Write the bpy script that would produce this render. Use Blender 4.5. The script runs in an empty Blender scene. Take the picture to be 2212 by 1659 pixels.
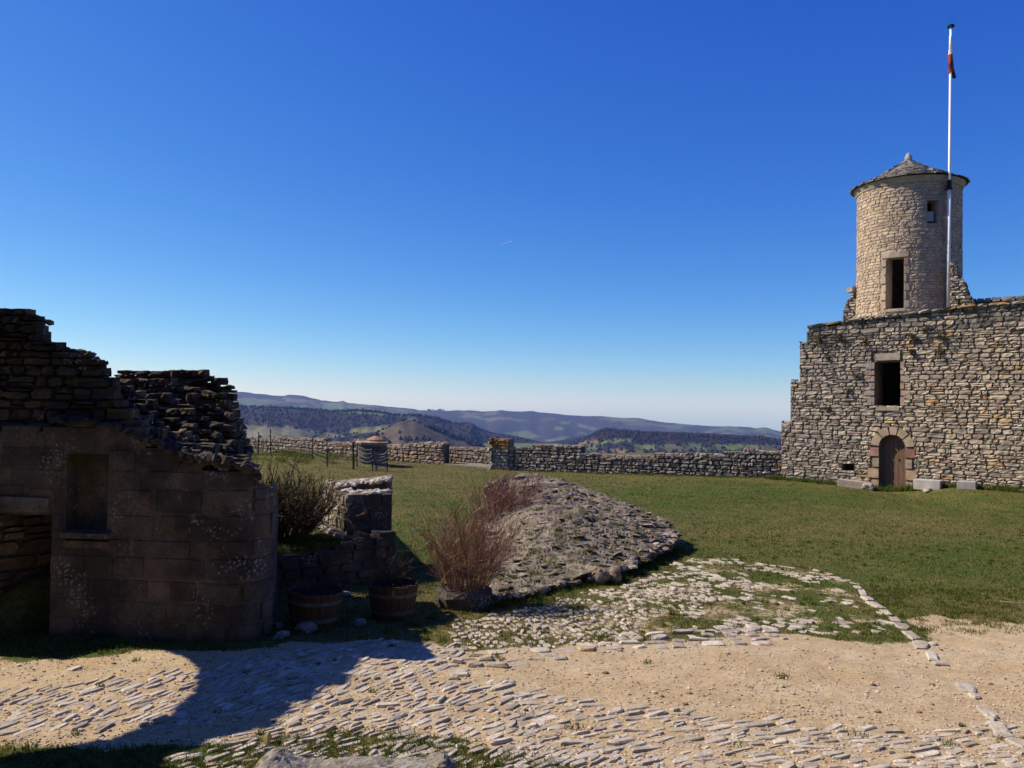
import bpy, math, numpy as np
from mathutils import Vector
R = np.random.default_rng(7)
S = bpy.context.scene
C = S.collection

# ------------------------------------------------------------------ camera
F, CX, CY, H = 1725.0, 1106.0, 829.5, 3.4
PITCH, ROLL = math.radians(1.5), math.radians(0.9)
_f = np.array([0, math.cos(PITCH), math.sin(PITCH)])
_u0 = np.array([0, -math.sin(PITCH), math.cos(PITCH)])
_r0 = np.array([1.0, 0, 0])
_r = math.cos(ROLL) * _r0 + math.sin(ROLL) * _u0
_u = -math.sin(ROLL) * _r0 + math.cos(ROLL) * _u0
EYE = np.array([0, 0, H])
SUN_AZ, SUN_EL = math.radians(-78), math.radians(42)
SUNV = np.array([math.sin(SUN_AZ) * math.cos(SUN_EL), math.cos(SUN_AZ) * math.cos(SUN_EL), math.sin(SUN_EL)])

def ray(px, py):
    return _f + (px - CX) / F * _r + (CY - py) / F * _u
def at(px, py, Y):
    d = ray(px, py); return EYE + d * (Y / d[1])
def project(p):
    d = np.asarray(p, float) - EYE
    k = d @ _f
    return CX + F * (d @ _r) / k, CY - F * (d @ _u) / k

# ------------------------------------------------------------------ noise
def _hash(ix, iy, s):
    h = (ix * 374761393 + iy * 668265263 + s * 1442695041) & 0xFFFFFFFF
    h = ((h ^ (h >> 13)) * 1274126177) & 0xFFFFFFFF
    return ((h ^ (h >> 16)) & 0xFFFF) / 65535.0
def vnoise(x, y, s=0):
    x = np.asarray(x, float); y = np.asarray(y, float)
    x, y = np.broadcast_arrays(x, y)
    ix = np.floor(x).astype(np.int64); iy = np.floor(y).astype(np.int64)
    fx = x - ix; fy = y - iy
    fx = fx * fx * (3 - 2 * fx); fy = fy * fy * (3 - 2 * fy)
    a = _hash(ix, iy, s); b = _hash(ix + 1, iy, s); c = _hash(ix, iy + 1, s); d = _hash(ix + 1, iy + 1, s)
    return (a + (b - a) * fx) * (1 - fy) + (c + (d - c) * fx) * fy
def fbm(x, y, s=0, o=4):
    t = 0; a = .5; n = 0
    for i in range(o):
        t = t + a * vnoise(np.asarray(x) * 2 ** i, np.asarray(y) * 2 ** i, s + i); n += a; a *= .5
    return t / n
def sstep(a, b, x):
    t = np.clip((np.asarray(x, float) - a) / (b - a), 0, 1); return t * t * (3 - 2 * t)
def poly_sd(x, y, P):
    """signed distance, positive inside"""
    x = np.asarray(x, float); y = np.asarray(y, float)
    d2 = np.full(x.shape, 1e18); ins = np.zeros(x.shape, bool)
    n = len(P)
    for i in range(n):
        ax, ay = P[i]; bx, by = P[(i + 1) % n]
        ex, ey = bx - ax, by - ay
        t = np.clip(((x - ax) * ex + (y - ay) * ey) / (ex * ex + ey * ey + 1e-12), 0, 1)
        d2 = np.minimum(d2, (x - ax - t * ex) ** 2 + (y - ay - t * ey) ** 2)
        cond = ((ay > y) != (by > y)) & (x < (bx - ax) * (y - ay) / (by - ay + 1e-18) + ax)
        ins ^= cond
    return np.where(ins, 1, -1) * np.sqrt(d2)

# ------------------------------------------------------------------ mesh builder
class MB:
    def __init__(s): s.v = []; s.q = []; s.t = []; s.c = []; s.n = 0; s.flat = True
    def add(s, v, q=None, t=None, col=(1, 1, 1)):
        v = np.asarray(v, float).reshape(-1, 3)
        if q is not None and len(q): s.q.append(np.asarray(q, np.int64).reshape(-1, 4) + s.n)
        if t is not None and len(t): s.t.append(np.asarray(t, np.int64).reshape(-1, 3) + s.n)
        c = np.asarray(col, float)
        if c.ndim == 1: c = np.tile(c, (len(v), 1))
        s.v.append(v); s.c.append(c); s.n += len(v)
    def box(s, c, half, rz=0, jit=0, col=(1, 1, 1), rx=0, ry=0):
        b = np.array([[i, j, k] for k in (-1, 1) for j in (-1, 1) for i in (-1, 1)], float)
        if jit: b = b + R.uniform(-jit, jit, b.shape)
        b = b * np.asarray(half)
        cx, sx, cy, sy, cz, sz = math.cos(rx), math.sin(rx), math.cos(ry), math.sin(ry), math.cos(rz), math.sin(rz)
        M = np.array([[cz, -sz, 0], [sz, cz, 0], [0, 0, 1]]) @ np.array([[cy, 0, sy], [0, 1, 0], [-sy, 0, cy]]) @ np.array([[1, 0, 0], [0, cx, -sx], [0, sx, cx]])
        s.add(b @ M.T + np.asarray(c), [[0, 2, 3, 1], [4, 5, 7, 6], [0, 1, 5, 4], [2, 6, 7, 3], [0, 4, 6, 2], [1, 3, 7, 5]], col=col)
    def tube(s, pts, rad, k=6, col=(1, 1, 1), cap=True):
        pts = np.asarray(pts, float); n = len(pts)
        rad = np.broadcast_to(np.asarray(rad, float), (n,))
        d = np.gradient(pts, axis=0); d /= np.linalg.norm(d, axis=1)[:, None] + 1e-9
        up = np.array([0, 0, 1.0]) if abs(d[0, 2]) < .9 else np.array([1.0, 0, 0])
        a = np.cross(d, up); a /= np.linalg.norm(a, axis=1)[:, None] + 1e-9
        b = np.cross(d, a)
        th = np.arange(k) * 2 * np.pi / k
        v = pts[:, None] + rad[:, None, None] * (np.cos(th)[None, :, None] * a[:, None] + np.sin(th)[None, :, None] * b[:, None])
        q = [[i * k + j, i * k + (j + 1) % k, (i + 1) * k + (j + 1) % k, (i + 1) * k + j] for i in range(n - 1) for j in range(k)]
        t = []
        if cap:
            for j in range(1, k - 1): t += [[0, j + 1, j], [(n - 1) * k, (n - 1) * k + j, (n - 1) * k + j + 1]]
        s.add(v.reshape(-1, 3), q, t, col)
    def lathe(s, c, prof, k=24, col=(1, 1, 1)):
        th = np.arange(k) * 2 * np.pi / k; n = len(prof)
        v = [[c[0] + r * math.cos(a), c[1] + r * math.sin(a), c[2] + z] for r, z in prof for a in th]
        q = [[i * k + j, i * k + (j + 1) % k, (i + 1) * k + (j + 1) % k, (i + 1) * k + j] for i in range(n - 1) for j in range(k)]
        s.add(v, q, col=col)
    def prism(s, P, z0, z1, col=(1, 1, 1)):
        """P footprint (counter-clockwise), z1 scalar or per-corner heights"""
        n = len(P); z1 = np.broadcast_to(z1, (n,)); z0 = np.broadcast_to(z0, (n,))
        v = [[p[0], p[1], z0[i]] for i, p in enumerate(P)] + [[p[0], p[1], z1[i]] for i, p in enumerate(P)]
        q = [[i, (i + 1) % n, n + (i + 1) % n, n + i] for i in range(n)]
        t = [[n, n + i, n + i + 1] for i in range(1, n - 1)] + [[0, i + 1, i] for i in range(1, n - 1)]
        s.add(v, q, t, col)
    def build(s, name, mat, parent=None, smooth=False, extra=None, loc=None):
        me = bpy.data.meshes.new(name)
        v = np.concatenate(s.v)
        if loc is not None: v = v - np.asarray(loc)
        q = np.concatenate(s.q) if s.q else np.zeros((0, 4), np.int64)
        t = np.concatenate(s.t) if s.t else np.zeros((0, 3), np.int64)
        me.vertices.add(len(v)); me.vertices.foreach_set('co', v.astype(np.float32).ravel())
        nl = q.size + t.size
        me.loops.add(nl); me.loops.foreach_set('vertex_index', np.concatenate([q.ravel(), t.ravel()]).astype(np.int32))
        me.polygons.add(len(q) + len(t))
        ls = np.concatenate([np.arange(len(q)) * 4, q.size + np.arange(len(t)) * 3]).astype(np.int32)
        me.polygons.foreach_set('loop_start', ls)
        me.update(calc_edges=True); me.validate()
        ca = me.color_attributes.new('col', 'FLOAT_COLOR', 'POINT')
        c4 = np.ones((len(v), 4), np.float32); c4[:, :3] = np.concatenate(s.c)
        ca.data.foreach_set('color', c4.ravel())
        if extra is not None:
            for k, a in extra.items():
                at_ = me.attributes.new(k, 'FLOAT', 'POINT'); at_.data.foreach_set('value', np.asarray(a, np.float32))
        me.polygons.foreach_set('use_smooth', np.full(len(me.polygons), smooth))
        me.materials.append(mat)
        o = bpy.data.objects.new(name, me); C.objects.link(o)
        if loc is not None: o.location = loc
        if parent is not None:
            o.parent = parent
            o.matrix_parent_inverse = parent_inv(parent)
        return o
def parent_inv(p):
    from mathutils import Matrix
    return (Matrix.Translation(p.location) @ p.rotation_euler.to_matrix().to_4x4()).inverted()
def tag(o, label=None, cat=None, group=None, kind=None):
    if label: o['label'] = label
    if cat: o['category'] = cat
    if group: o['group'] = group
    if kind: o['kind'] = kind
    return o
def thing(name, loc, label, cat, group=None):
    o = bpy.data.objects.new(name, None); C.objects.link(o); o.location = loc; o.empty_display_size = .2
    return tag(o, label, cat, group)

# ------------------------------------------------------------------ materials
class NT:
    def __init__(s, name):
        s.m = bpy.data.materials.new(name); s.m.use_nodes = True
        s.t = s.m.node_tree; s.N = s.t.nodes; s.L = s.t.links
        s.b = s.N['Principled BSDF']; s.b.inputs['Specular IOR Level'].default_value = .08
        s.tc = s.N.new('ShaderNodeNewGeometry')
    def ln(s, a, b): s.L.new(a, b)
    def attr(s, n):
        a = s.N.new('ShaderNodeAttribute'); a.attribute_name = n; return a
    def noise(s, scale, detail=5, rough=.6, vec=None, dist=0):
        n = s.N.new('ShaderNodeTexNoise'); n.inputs['Scale'].default_value = scale; n.inputs['Detail'].default_value = detail
        n.inputs['Roughness'].default_value = rough; n.inputs['Distortion'].default_value = dist
        s.ln(vec or s.tc.outputs['Position'], n.inputs['Vector']); return n.outputs['Fac']
    def voro(s, scale, feat='F1'):
        n = s.N.new('ShaderNodeTexVoronoi'); n.inputs['Scale'].default_value = scale; n.feature = feat
        s.ln(s.tc.outputs['Position'], n.inputs['Vector']); return n
    def scaled(s, sx, sy, sz):
        n = s.N.new('ShaderNodeVectorMath'); n.operation = 'MULTIPLY'; n.inputs[1].default_value = (sx, sy, sz)
        s.ln(s.tc.outputs['Position'], n.inputs[0]); return n.outputs[0]
    def ramp(s, fac, lo, hi, a=0., b=1.):
        n = s.N.new('ShaderNodeMapRange'); n.interpolation_type = 'SMOOTHSTEP'
        for i, v in zip((1, 2, 3, 4), (lo, hi, a, b)): n.inputs[i].default_value = v
        s.ln(fac, n.inputs[0]); return n.outputs[0]
    def math(s, op, a, b):
        n = s.N.new('ShaderNodeMath'); n.operation = op
        for i, v in enumerate((a, b)):
            if isinstance(v, (int, float)): n.inputs[i].default_value = v
            else: s.ln(v, n.inputs[i])
        return n.outputs[0]
    def mix(s, f, a, b, mode='MIX'):
        n = s.N.new('ShaderNodeMix'); n.data_type = 'RGBA'; n.blend_type = mode
        for i, v in ((0, f), (6, a), (7, b)):
            if isinstance(v, (int, float)): n.inputs[i].default_value = v
            elif isinstance(v, tuple): n.inputs[i].default_value = (*v, 1)
            else: s.ln(v, n.inputs[i])
        return n.outputs[2]
    def grey(s, f):
        n = s.N.new('ShaderNodeCombineColor')
        for i in range(3): s.ln(f, n.inputs[i])
        return n.outputs[0]
    def bump(s, h, strength=.5, dist=.02):
        n = s.N.new('ShaderNodeBump'); n.inputs['Strength'].default_value = strength; n.inputs['Distance'].default_value = dist
        s.ln(h, n.inputs['Height']); s.ln(n.outputs[0], s.b.inputs['Normal'])
    def done(s, col, rough=.9):
        s.ln(col, s.b.inputs['Base Color']); s.b.inputs['Roughness'].default_value = rough; return s.m

def stone_mat(name, mott=(.62, 1.3), lich=.0, lich_col=(.42, .41, .37), lich_scale=14, orange=0., moss=0., bump=.6, dist=.02, dark_blotch=0.):
    n = NT(name); a = n.attr('col').outputs['Color']
    c = n.mix(1., a, n.grey(n.ramp(n.noise(3.2, 6, .65), .25, .75, *mott)), 'MULTIPLY')
    c = n.mix(1., c, n.grey(n.ramp(n.noise(34, 3, .7), .25, .75, .72, 1.22)), 'MULTIPLY')
    if dark_blotch: c = n.mix(n.math('MULTIPLY', n.ramp(n.noise(.9, 4, .6), .45, .62), dark_blotch), c, (.035, .033, .032))
    if lich:
        vo = n.voro(lich_scale); m = n.ramp(vo.outputs['Distance'], .42, .28)
        m = n.math('MAXIMUM', m, n.ramp(n.noise(9, 8, .85), .585, .63))
        m = n.math('MULTIPLY', m, n.ramp(n.noise(1.7, 5, .7), .62 - lich * .2, .7 - lich * .2))
        c = n.mix(n.math('MULTIPLY', m, .8), c, lich_col)
    if orange: c = n.mix(n.math('MULTIPLY', n.ramp(n.noise(2.6, 6, .75), .66 - orange * .15, .74 - orange * .12), .75), c, (.30, .13, .035))
    if moss: c = n.mix(n.math('MULTIPLY', n.ramp(n.noise(2.1, 6, .75), .62 - moss * .2, .7 - moss * .2), .85), c, (.075, .075, .022))
    n.bump(n.math('ADD', n.noise(18, 8, .7), n.math('MULTIPLY', n.noise(70, 3, .6), .4)), bump, dist)
    return n.done(c, .92)
def plain_mat(name, col, rough=.7, var=.25, scale=8, bump=.2, metal=0., stretch=None):
    n = NT(name); vec = n.scaled(*stretch) if stretch else None
    f = n.noise(scale, 5, .65, vec)
    c = n.mix(1., col, n.grey(n.ramp(f, .25, .75, 1 - var, 1 + var)), 'MULTIPLY')
    n.b.inputs['Metallic'].default_value = metal
    n.bump(f, bump, .01); return n.done(c, rough)
def attr_mat(name, rough=.8, transl=0.):
    n = NT(name); a = n.attr('col').outputs['Color']
    n.done(a, rough)
    if transl:
        d = n.N.new('ShaderNodeBsdfTranslucent'); n.ln(a, d.inputs['Color'])
        mx = n.N.new('ShaderNodeMixShader'); mx.inputs[0].default_value = transl
        out = n.N['Material Output']
        n.ln(n.b.outputs[0], mx.inputs[1]); n.ln(d.outputs[0], mx.inputs[2]); n.ln(mx.outputs[0], out.inputs['Surface'])
    return n.m

M_wall = stone_mat('sunlit rubble stone', lich=.1, orange=.12, bump=.7)
M_rampart = stone_mat('rampart stone', lich=.25, orange=.3, bump=.7)
M_mortar = stone_mat('dark joints', bump=.5)
M_ruin = stone_mat('weathered ashlar', lich=.5, lich_scale=19, lich_col=(.26, .25, .23), dark_blotch=.75, moss=.1, bump=.5)  # dark noise blotches deepen the shade on the ruin
M_tower = stone_mat('turret stone', mott=(.75, 1.2), orange=.05, bump=.8, dist=.03)
M_rock = stone_mat('lichen rock', mott=(.6, 1.35), lich=.55, lich_scale=10, lich_col=(.40, .37, .34), moss=.3, bump=.9, dist=.03)
M_mound = stone_mat('weathered rubble mass', mott=(.5, 1.4), lich=.35, lich_scale=16, lich_col=(.36, .32, .28), moss=.45, bump=1., dist=.035)
M_cobble = stone_mat('worn limestone', mott=(.68, 1.18), bump=.4, dist=.01)
M_lauze = stone_mat('stone roof slates', lich=.3, orange=.1, bump=.6)
M_dressed = stone_mat('dressed sandstone', mott=(.75, 1.2), bump=.5)
M_grass = attr_mat('grass blades', .8, .35)
M_twig = attr_mat('bare twigs', .7)
M_leaf = attr_mat('leaves', .7, .3)
M_black = plain_mat('blackened iron', (.02, .02, .022), .6)
M_white = plain_mat('white painted pole', (.78, .78, .76), .4, .08, 3, .05)

# ------------------------------------------------------------------ ground shape
def ground(x, y):
    x = np.asarray(x, float); y = np.asarray(y, float)
    g = .17 * sstep(2, 12, x) * sstep(28, 37, y) - .10 * sstep(13.2, 15.5, x) * sstep(28, 34, y)
    g = g + .40 * sstep(15.5, 17.8, x) * sstep(25, 31, y)
    g = g + .55 * np.exp(-((x + 12.2) / 3.2) ** 2 - ((y - 45) / 4.0) ** 2)
    g = g + .22 * np.exp(-((x + 8.5) / 2.5) ** 2 - ((y - 42) / 1.6) ** 2)
    g = g - .12 * sstep(-3, -9, x) * sstep(13, 8, y)
    # grass terrace held by the low wall
    s = (y - (14.05 + (x + 4.2) * .8)) 
    g = g + .74 * sstep(-.02, .16, s) * sstep(4.2, 1.6, s) * sstep(-2.25, -2.6, x) * sstep(-8, -7, x)
    g = g + .05 * (fbm(x * .35, y * .35, 3) - .5) * 2
    g = g - .6 * np.maximum(0, y - 57)
    return g
def gp(px, py):
    d = ray(px, py); z = 0.
    for _ in range(12):
        k = (z - H) / d[2]; x, y = d[0] * k, d[1] * k
        z = .5 * z + .5 * float(ground(x, y))
    return np.array([x, y, float(ground(x, y))])
def gpoly(P): return [tuple(gp(a, b)[:2]) for a, b in P]

GRAVEL = gpoly([(-700, 1440), (0, 1425), (300, 1412), (560, 1402), (830, 1381), (960, 1388), (1000, 1408), (1180, 1395), (1330, 1381), (1480, 1388),
                (1620, 1368), (1760, 1372), (1860, 1380), (1985, 1385), (1960, 1345), (2010, 1338), (2110, 1330), (2230, 1336), (2700, 1330), (3100, 1750),
                (1500, 1720), (1180, 1650), (1000, 1612), (850, 1598), (700, 1592), (560, 1588), (400, 1602), (250, 1600), (0, 1612), (-500, 1640)])
TOPCOB = gpoly([(985, 1335), (1110, 1318), (1210, 1290), (1340, 1272), (1430, 1240), (1500, 1208), (1600, 1213), (1760, 1232), (1850, 1258), (1930, 1330), (1965, 1375), (1700, 1385), (1330, 1395), (990, 1405)])
def gravel_mask(x, y):
    sd = poly_sd(x, y, GRAVEL)
    n = (fbm(np.asarray(x) * 1.6, np.asarray(y) * 1.6, 11, 4) - .5)
    w = .35 + 1.5 * sstep(4.5, 7.5, x) * sstep(10, 13, y)
    m = sstep(-.5, .5, sd / w + n * 1.6)
    # stony soil showing through the grass on the upper paving
    sd2 = poly_sd(x, y, TOPCOB)
    n2 = fbm(np.asarray(x) * 1.3, np.asarray(y) * 1.3, 21, 4)
    return np.maximum(m, sstep(-.2, .3, sd2) * sstep(.35, .65, n2) * .47)
def dry_mask(x, y):
    return np.clip(fbm(np.asarray(x) * .16, np.asarray(y) * .16, 31, 3) * 1.1 - .1 + .35 * sstep(4, 9, x) * sstep(17, 13, y) + .25 * sstep(30, 44, y), 0, 1)

# ground sheet (polar about the eye so that the cells get finer close by)
def ground_sheet():
    rr = np.concatenate([[2.2, 3.2, 4.4, 5.6], np.geomspace(6.3, 66, 330)])
    th = np.concatenate([np.radians(np.linspace(-50, 50, 470)), np.radians(np.linspace(50, 310, 61))[1:-1]])
    T, RR = np.meshgrid(th, rr)
    x = RR * np.sin(T); y = RR * np.cos(T)
    z = ground(x, y)
    m = gravel_mask(x, y); dr = dry_mask(x, y)
    z = z + np.where(np.abs(RR) < 40, 1, 0) * ((1 - m) * .02 * (fbm(x * 5, y * 5, 5, 3) - .5) + m * .012 * (fbm(x * 9, y * 9, 6, 3) - .5))
    nr, nc = x.shape
    idx = np.arange(nr * nc).reshape(nr, nc)
    a = idx[:-1]; b = np.roll(idx, -1, 1)[:-1]; c = np.roll(idx, -1, 1)[1:]; d = idx[1:]
    q = np.stack([a, d, c, b], -1).reshape(-1, 4)
    mf = m.ravel()[q].mean(1)
    V = np.stack([x, y, z], -1).reshape(-1, 3)
    for nm, sel in (('lawn', mf <= .5), ('gravel_path', mf > .5)):
        qq = q[sel]; used = np.unique(qq); inv = np.zeros(len(V), np.int64); inv[used] = np.arange(len(used))
        b_ = MB(); b_.add(V[used], inv[qq])
        if nm == 'lawn':
            k = b_.n; ring = idx[0]
            b_.add(np.vstack([V[ring], [[0, 0, float(ground(0, 0))]]]), t=[[i, (i + 1) % nc, nc] for i in range(nc)])
            mm = np.concatenate([m.ravel()[used], m.ravel()[ring], [0]]); dd = np.concatenate([dr.ravel()[used], dr.ravel()[ring], [0]])
        else: mm = m.ravel()[used]; dd = dr.ravel()[used]
        o = b_.build(nm, M_ground, smooth=True, extra={'grav': mm, 'dry': dd}); tag(o, kind='structure')
n = NT('turf and gravel')
g_, d_ = n.attr('grav').outputs['Fac'], n.attr('dry').outputs['Fac']
turf = n.mix(n.ramp(n.math('ADD', n.noise(1.2, 5, .7), n.math('MULTIPLY', d_, .5)), .5, .95), (.060, .085, .017), (.132, .110, .040))
turf = n.mix(1., turf, n.grey(n.ramp(n.noise(11, 5, .75), .3, .7, .55, 1.35)), 'MULTIPLY')
grv = n.mix(n.ramp(n.noise(1.1, 4, .6), .35, .65), (.47, .35, .205), (.52, .41, .265))
grv = n.mix(1., grv, n.grey(n.ramp(n.noise(75, 3, .8), .25, .75, .62, 1.25)), 'MULTIPLY')
grv = n.mix(1., grv, n.grey(n.math('MULTIPLY', n.ramp(n.noise(13, 4, .75), .28, .72, .80, 1.13), n.ramp(n.noise(2.6, 4, .7), .3, .7, .88, 1.08))), 'MULTIPLY')
vo = n.voro(60); grv = n.mix(n.math('MULTIPLY', n.ramp(vo.outputs['Distance'], .35, .1), .35), grv, vo.outputs['Color'], 'SOFT_LIGHT')
gm = n.ramp(n.math('ADD', g_, n.math('ADD', n.math('MULTIPLY', n.math('SUBTRACT', n.noise(9, 5, .75), .5), .9), n.math('MULTIPLY', n.math('SUBTRACT', n.noise(2.2, 4, .7), .5), .8))), .36, .64)
n.bump(n.math('ADD', n.noise(48, 6, .8), n.math('MULTIPLY', n.noise(9, 4, .7), 1.2)), .75, .02)
M_ground = n.done(n.mix(gm, turf, grv), .95)
ground_sheet()

# ------------------------------------------------------------------ masonry
GA = np.array([-1, -.9, -.35, .35, .9, 1.]); GB = np.array([-1, -.84, 0, .84, 1.])
_A, _B = np.meshgrid(GA, GB); _nb, _na = _A.shape
_ring = np.minimum(np.minimum(np.arange(_na)[None, :], _na - 1 - np.arange(_na)[None, :]), np.minimum(np.arange(_nb)[:, None], _nb - 1 - np.arange(_nb)[:, None]))
_ii = np.arange(_na * _nb).reshape(_nb, _na)
_SQ = np.stack([_ii[:-1, :-1], _ii[:-1, 1:], _ii[1:, 1:], _ii[1:, :-1]], -1).reshape(-1, 4)
def stone(mb, mapf, u, v, hl, hh, proud, depth, col, rough=1.):
    a, b = _A.copy(), _B.copy()
    a[:, 0] = -.96; a[:, -1] = .96; b[0] = -.95; b[-1] = .95
    cr = 1 - R.uniform(.03, .18) * min(1, rough)
    for i in (1, _nb - 2):
        for j in (1, _na - 2): a[i, j] *= cr; b[i, j] *= cr
    for i in (0, _nb - 1):
        for j in (0, _na - 1): a[i, j] *= cr + .02; b[i, j] *= cr + .02
    a += R.uniform(-.07, .07, a.shape) * rough; b += R.uniform(-.09, .09, b.shape) * rough
    b += R.uniform(-.12, .12) * a * rough
    pr = proud * R.uniform(.55, 1.35)
    w = np.where(_ring == 0, -depth, np.where(_ring == 1, pr * .86, pr)) + (_ring > 0) * (R.uniform(-.4, .4, a.shape) * proud * rough + a * R.uniform(-.4, .4) * proud * rough)
    mb.add(mapf((u + a * hl).ravel(), (v + b * hh).ravel(), w.ravel()), _SQ, col=col)
def masonry(mb, mapf, u0, u1, v0, v1, keep, ch, sl, proud, colf, gap=.012, depth=.08, rough=1., wave=.03, seed=0):
    v = v0; row = 0
    while v < v1:
        h = R.uniform(*ch); u = u0 - R.uniform(0, sl[0])
        while u < u1:
            l = R.uniform(*sl) * (1 if R.random() > .12 else 1.5)
            parts = [(v, h)]
            if R.random() < .12 * rough and h > ch[0] * 1.15: k = R.uniform(.35, .65); parts = [(v, h * k), (v + h * k, h * (1 - k))]
            for vv, h2 in parts:
                a, b = u, u + l
                vc = vv + h2 / 2 + wave * (float(vnoise((a + b) * .35, row * .13, seed)) - .5) * 2
                t = np.linspace(a, b, 9); k = keep(t, np.full(9, vc))
                if not k.any(): continue
                if not k.all():
                    i = np.where(k)[0]
                    runs = np.split(i, np.where(np.diff(i) > 1)[0] + 1)
                    r_ = max(runs, key=len)
                    a, b = t[r_[0]] - (0 if r_[0] == 0 else l / 18), t[r_[-1]] + (0 if r_[-1] == 8 else l / 18)
                    if b - a < sl[0] * .3: continue
                stone(mb, mapf, (a + b) / 2, vc, (b - a) / 2 - gap, h2 / 2 - gap, proud, depth, colf((a + b) / 2, vc), rough)
            u += l
        v += h; row += 1
def core(mb, mapf, u0, u1, v0, v1, keep, dv, du, w0, w1, col):
    v = v0
    while v < v1 - 1e-6:
        us = np.arange(u0, u1 + du * .5, du)
        k = keep(us[:-1] + du / 2, np.full(len(us) - 1, v + dv / 2))
        j = 0
        while j < len(k):
            if not k[j]: j += 1; continue
            e = j
            while e + 1 < len(k) and k[e + 1]: e += 1
            st = max(1, min(6, int(.5 / du)))
            pts = list(range(j, e + 1, st)) + [e + 1]
            uu = us[pts]; n_ = len(uu)
            g = []
            for (vv, ww) in ((v, w0), (v + dv, w0), (v + dv, w1), (v, w1)):
                g.append(mapf(uu, np.full(n_, vv), np.full(n_, ww)))
            V = np.stack(g, 1).reshape(-1, 3)
            q = []
            for i in range(n_ - 1):
                for s_ in range(4): q.append([i * 4 + s_, (i + 1) * 4 + s_, (i + 1) * 4 + (s_ + 1) % 4, i * 4 + (s_ + 1) % 4])
            q.append([0, 1, 2, 3]); q.append([(n_ - 1) * 4 + k2 for k2 in (3, 2, 1, 0)])
            mb.add(V, q, col=col); j = e + 1
        v += dv
class Plane:
    def __init__(s, p0, d):
        s.p = np.array(p0, float); s.d = np.array(d, float) / np.linalg.norm(d); s.n = np.array([s.d[1], -s.d[0]])
    def map(s, u, v, w):
        u, v, w = np.broadcast_arrays(np.asarray(u, float), v, w)
        return np.stack([s.p[0] + u * s.d[0] + w * s.n[0], s.p[1] + u * s.d[1] + w * s.n[1], v], -1)
    def uv(s, px, py, w=0.):
        d = ray(px, py); k = ((s.p + s.n * w) @ s.n) / (d[:2] @ s.n)
        q = d[:2] * k - s.p
        return q @ s.d, H + d[2] * k
    def off(s, w): return Plane(s.p + s.n * w, s.d)
    def prof(s, P):
        A = np.array([s.uv(*p) for p in P]); o = np.argsort(A[:, 0], kind='stable'); return A[o, 0], A[o, 1]
def pal(cols, wts=None, var=.12):
    cols = np.array(cols); wts = None if wts is None else np.array(wts) / sum(wts)
    def f(u=0, v=0):
        c = cols[R.choice(len(cols), p=wts)]
        return np.clip(c * R.uniform(1 - var, 1 + var) * R.uniform(.985, 1.015, 3), 0, 1)
    return f
def inside(u, v, r): return (u > r[0]) & (u < r[2]) & (v > r[1]) & (v < r[3])

# ================================================================== RIGHT: gate wall of the keep with turret and flagpole
RW = Plane((12.35, 36.9), (.76, -.65))
def steps(P, wall):      # left silhouette in steps
    return [(wall.uv(*a)[0], wall.uv(*a)[1]) for a in P]
_st = [(1688, 908), (1708, 820), (1727, 737), (1744, 710)]
_sv = [(RW.uv(x, y)[0], RW.uv(x, y)[1]) for x, y in _st]
_tu, _tv = RW.prof([(1744, 710), (1760, 706), (1850, 692), (1960, 680), (2060, 667), (2212, 654), (2700, 600)])
WIN = RW.uv(1890.5, 877.5) + RW.uv(1944.3, 779.6)
DOOR = RW.uv(1900, 1075) + RW.uv(1955, 942)
DC, DR = (DOOR[0] + DOOR[2]) / 2, (DOOR[2] - DOOR[0]) / 2
DSP = DOOR[3] - DR * .98
def in_door(u, v, g=0.):
    return (np.abs(u - DC) < DR + g) & ((v < DSP) | ((u - DC) ** 2 + (v - DSP) ** 2 < (DR + g) ** 2))
HOLE = RW.uv(1820, 1018) + RW.uv(1846, 1000)
def rw_keep(u, v, dress=True):
    u = np.asarray(u, float); v = np.asarray(v, float)
    lim = np.full(u.shape, _sv[0][0] - .1 * 0)
    ul = np.where(v < _sv[0][1], _sv[0][0], np.where(v < _sv[1][1], _sv[1][0], np.where(v < _sv[2][1], _sv[2][0], _sv[3][0])))
    ok = (u > ul) & (v < np.interp(u, _tu, _tv)) & ~inside(u, v, WIN) & ~in_door(u, v)
    if dress:
        ok &= ~in_door(u, v, .36) & ~inside(u, v, (WIN[0] - .12, WIN[1] - .02, WIN[2] + .12, WIN[3] + .37)) & ~inside(u, v, HOLE)
    return ok
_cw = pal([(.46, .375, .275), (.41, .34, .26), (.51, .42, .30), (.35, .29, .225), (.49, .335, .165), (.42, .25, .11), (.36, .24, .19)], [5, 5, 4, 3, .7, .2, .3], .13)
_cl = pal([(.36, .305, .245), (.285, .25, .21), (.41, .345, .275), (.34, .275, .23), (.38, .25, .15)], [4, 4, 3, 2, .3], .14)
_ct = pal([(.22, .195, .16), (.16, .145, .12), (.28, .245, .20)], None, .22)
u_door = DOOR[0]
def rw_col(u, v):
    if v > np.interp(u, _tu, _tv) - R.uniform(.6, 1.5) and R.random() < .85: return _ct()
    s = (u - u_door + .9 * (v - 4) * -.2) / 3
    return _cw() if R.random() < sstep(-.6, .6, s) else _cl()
kp = thing('castle_wall', (*RW.map(0, 0, 0)[:2], .2), 'tall sunlit rubble stone wall with a window above an arched door', 'castle wall')
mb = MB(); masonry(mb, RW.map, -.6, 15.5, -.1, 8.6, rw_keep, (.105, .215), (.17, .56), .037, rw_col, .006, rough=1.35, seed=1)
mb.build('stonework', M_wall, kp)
mb = MB()
core(mb, RW.map, -.6, 15.5, -.4, 8.6, lambda u, v: rw_keep(u, v, False) & rw_keep(u, v + .12, False) & ~inside(u, v, HOLE), .12, .06, -.012, -.55, (.15, .125, .095))
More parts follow.
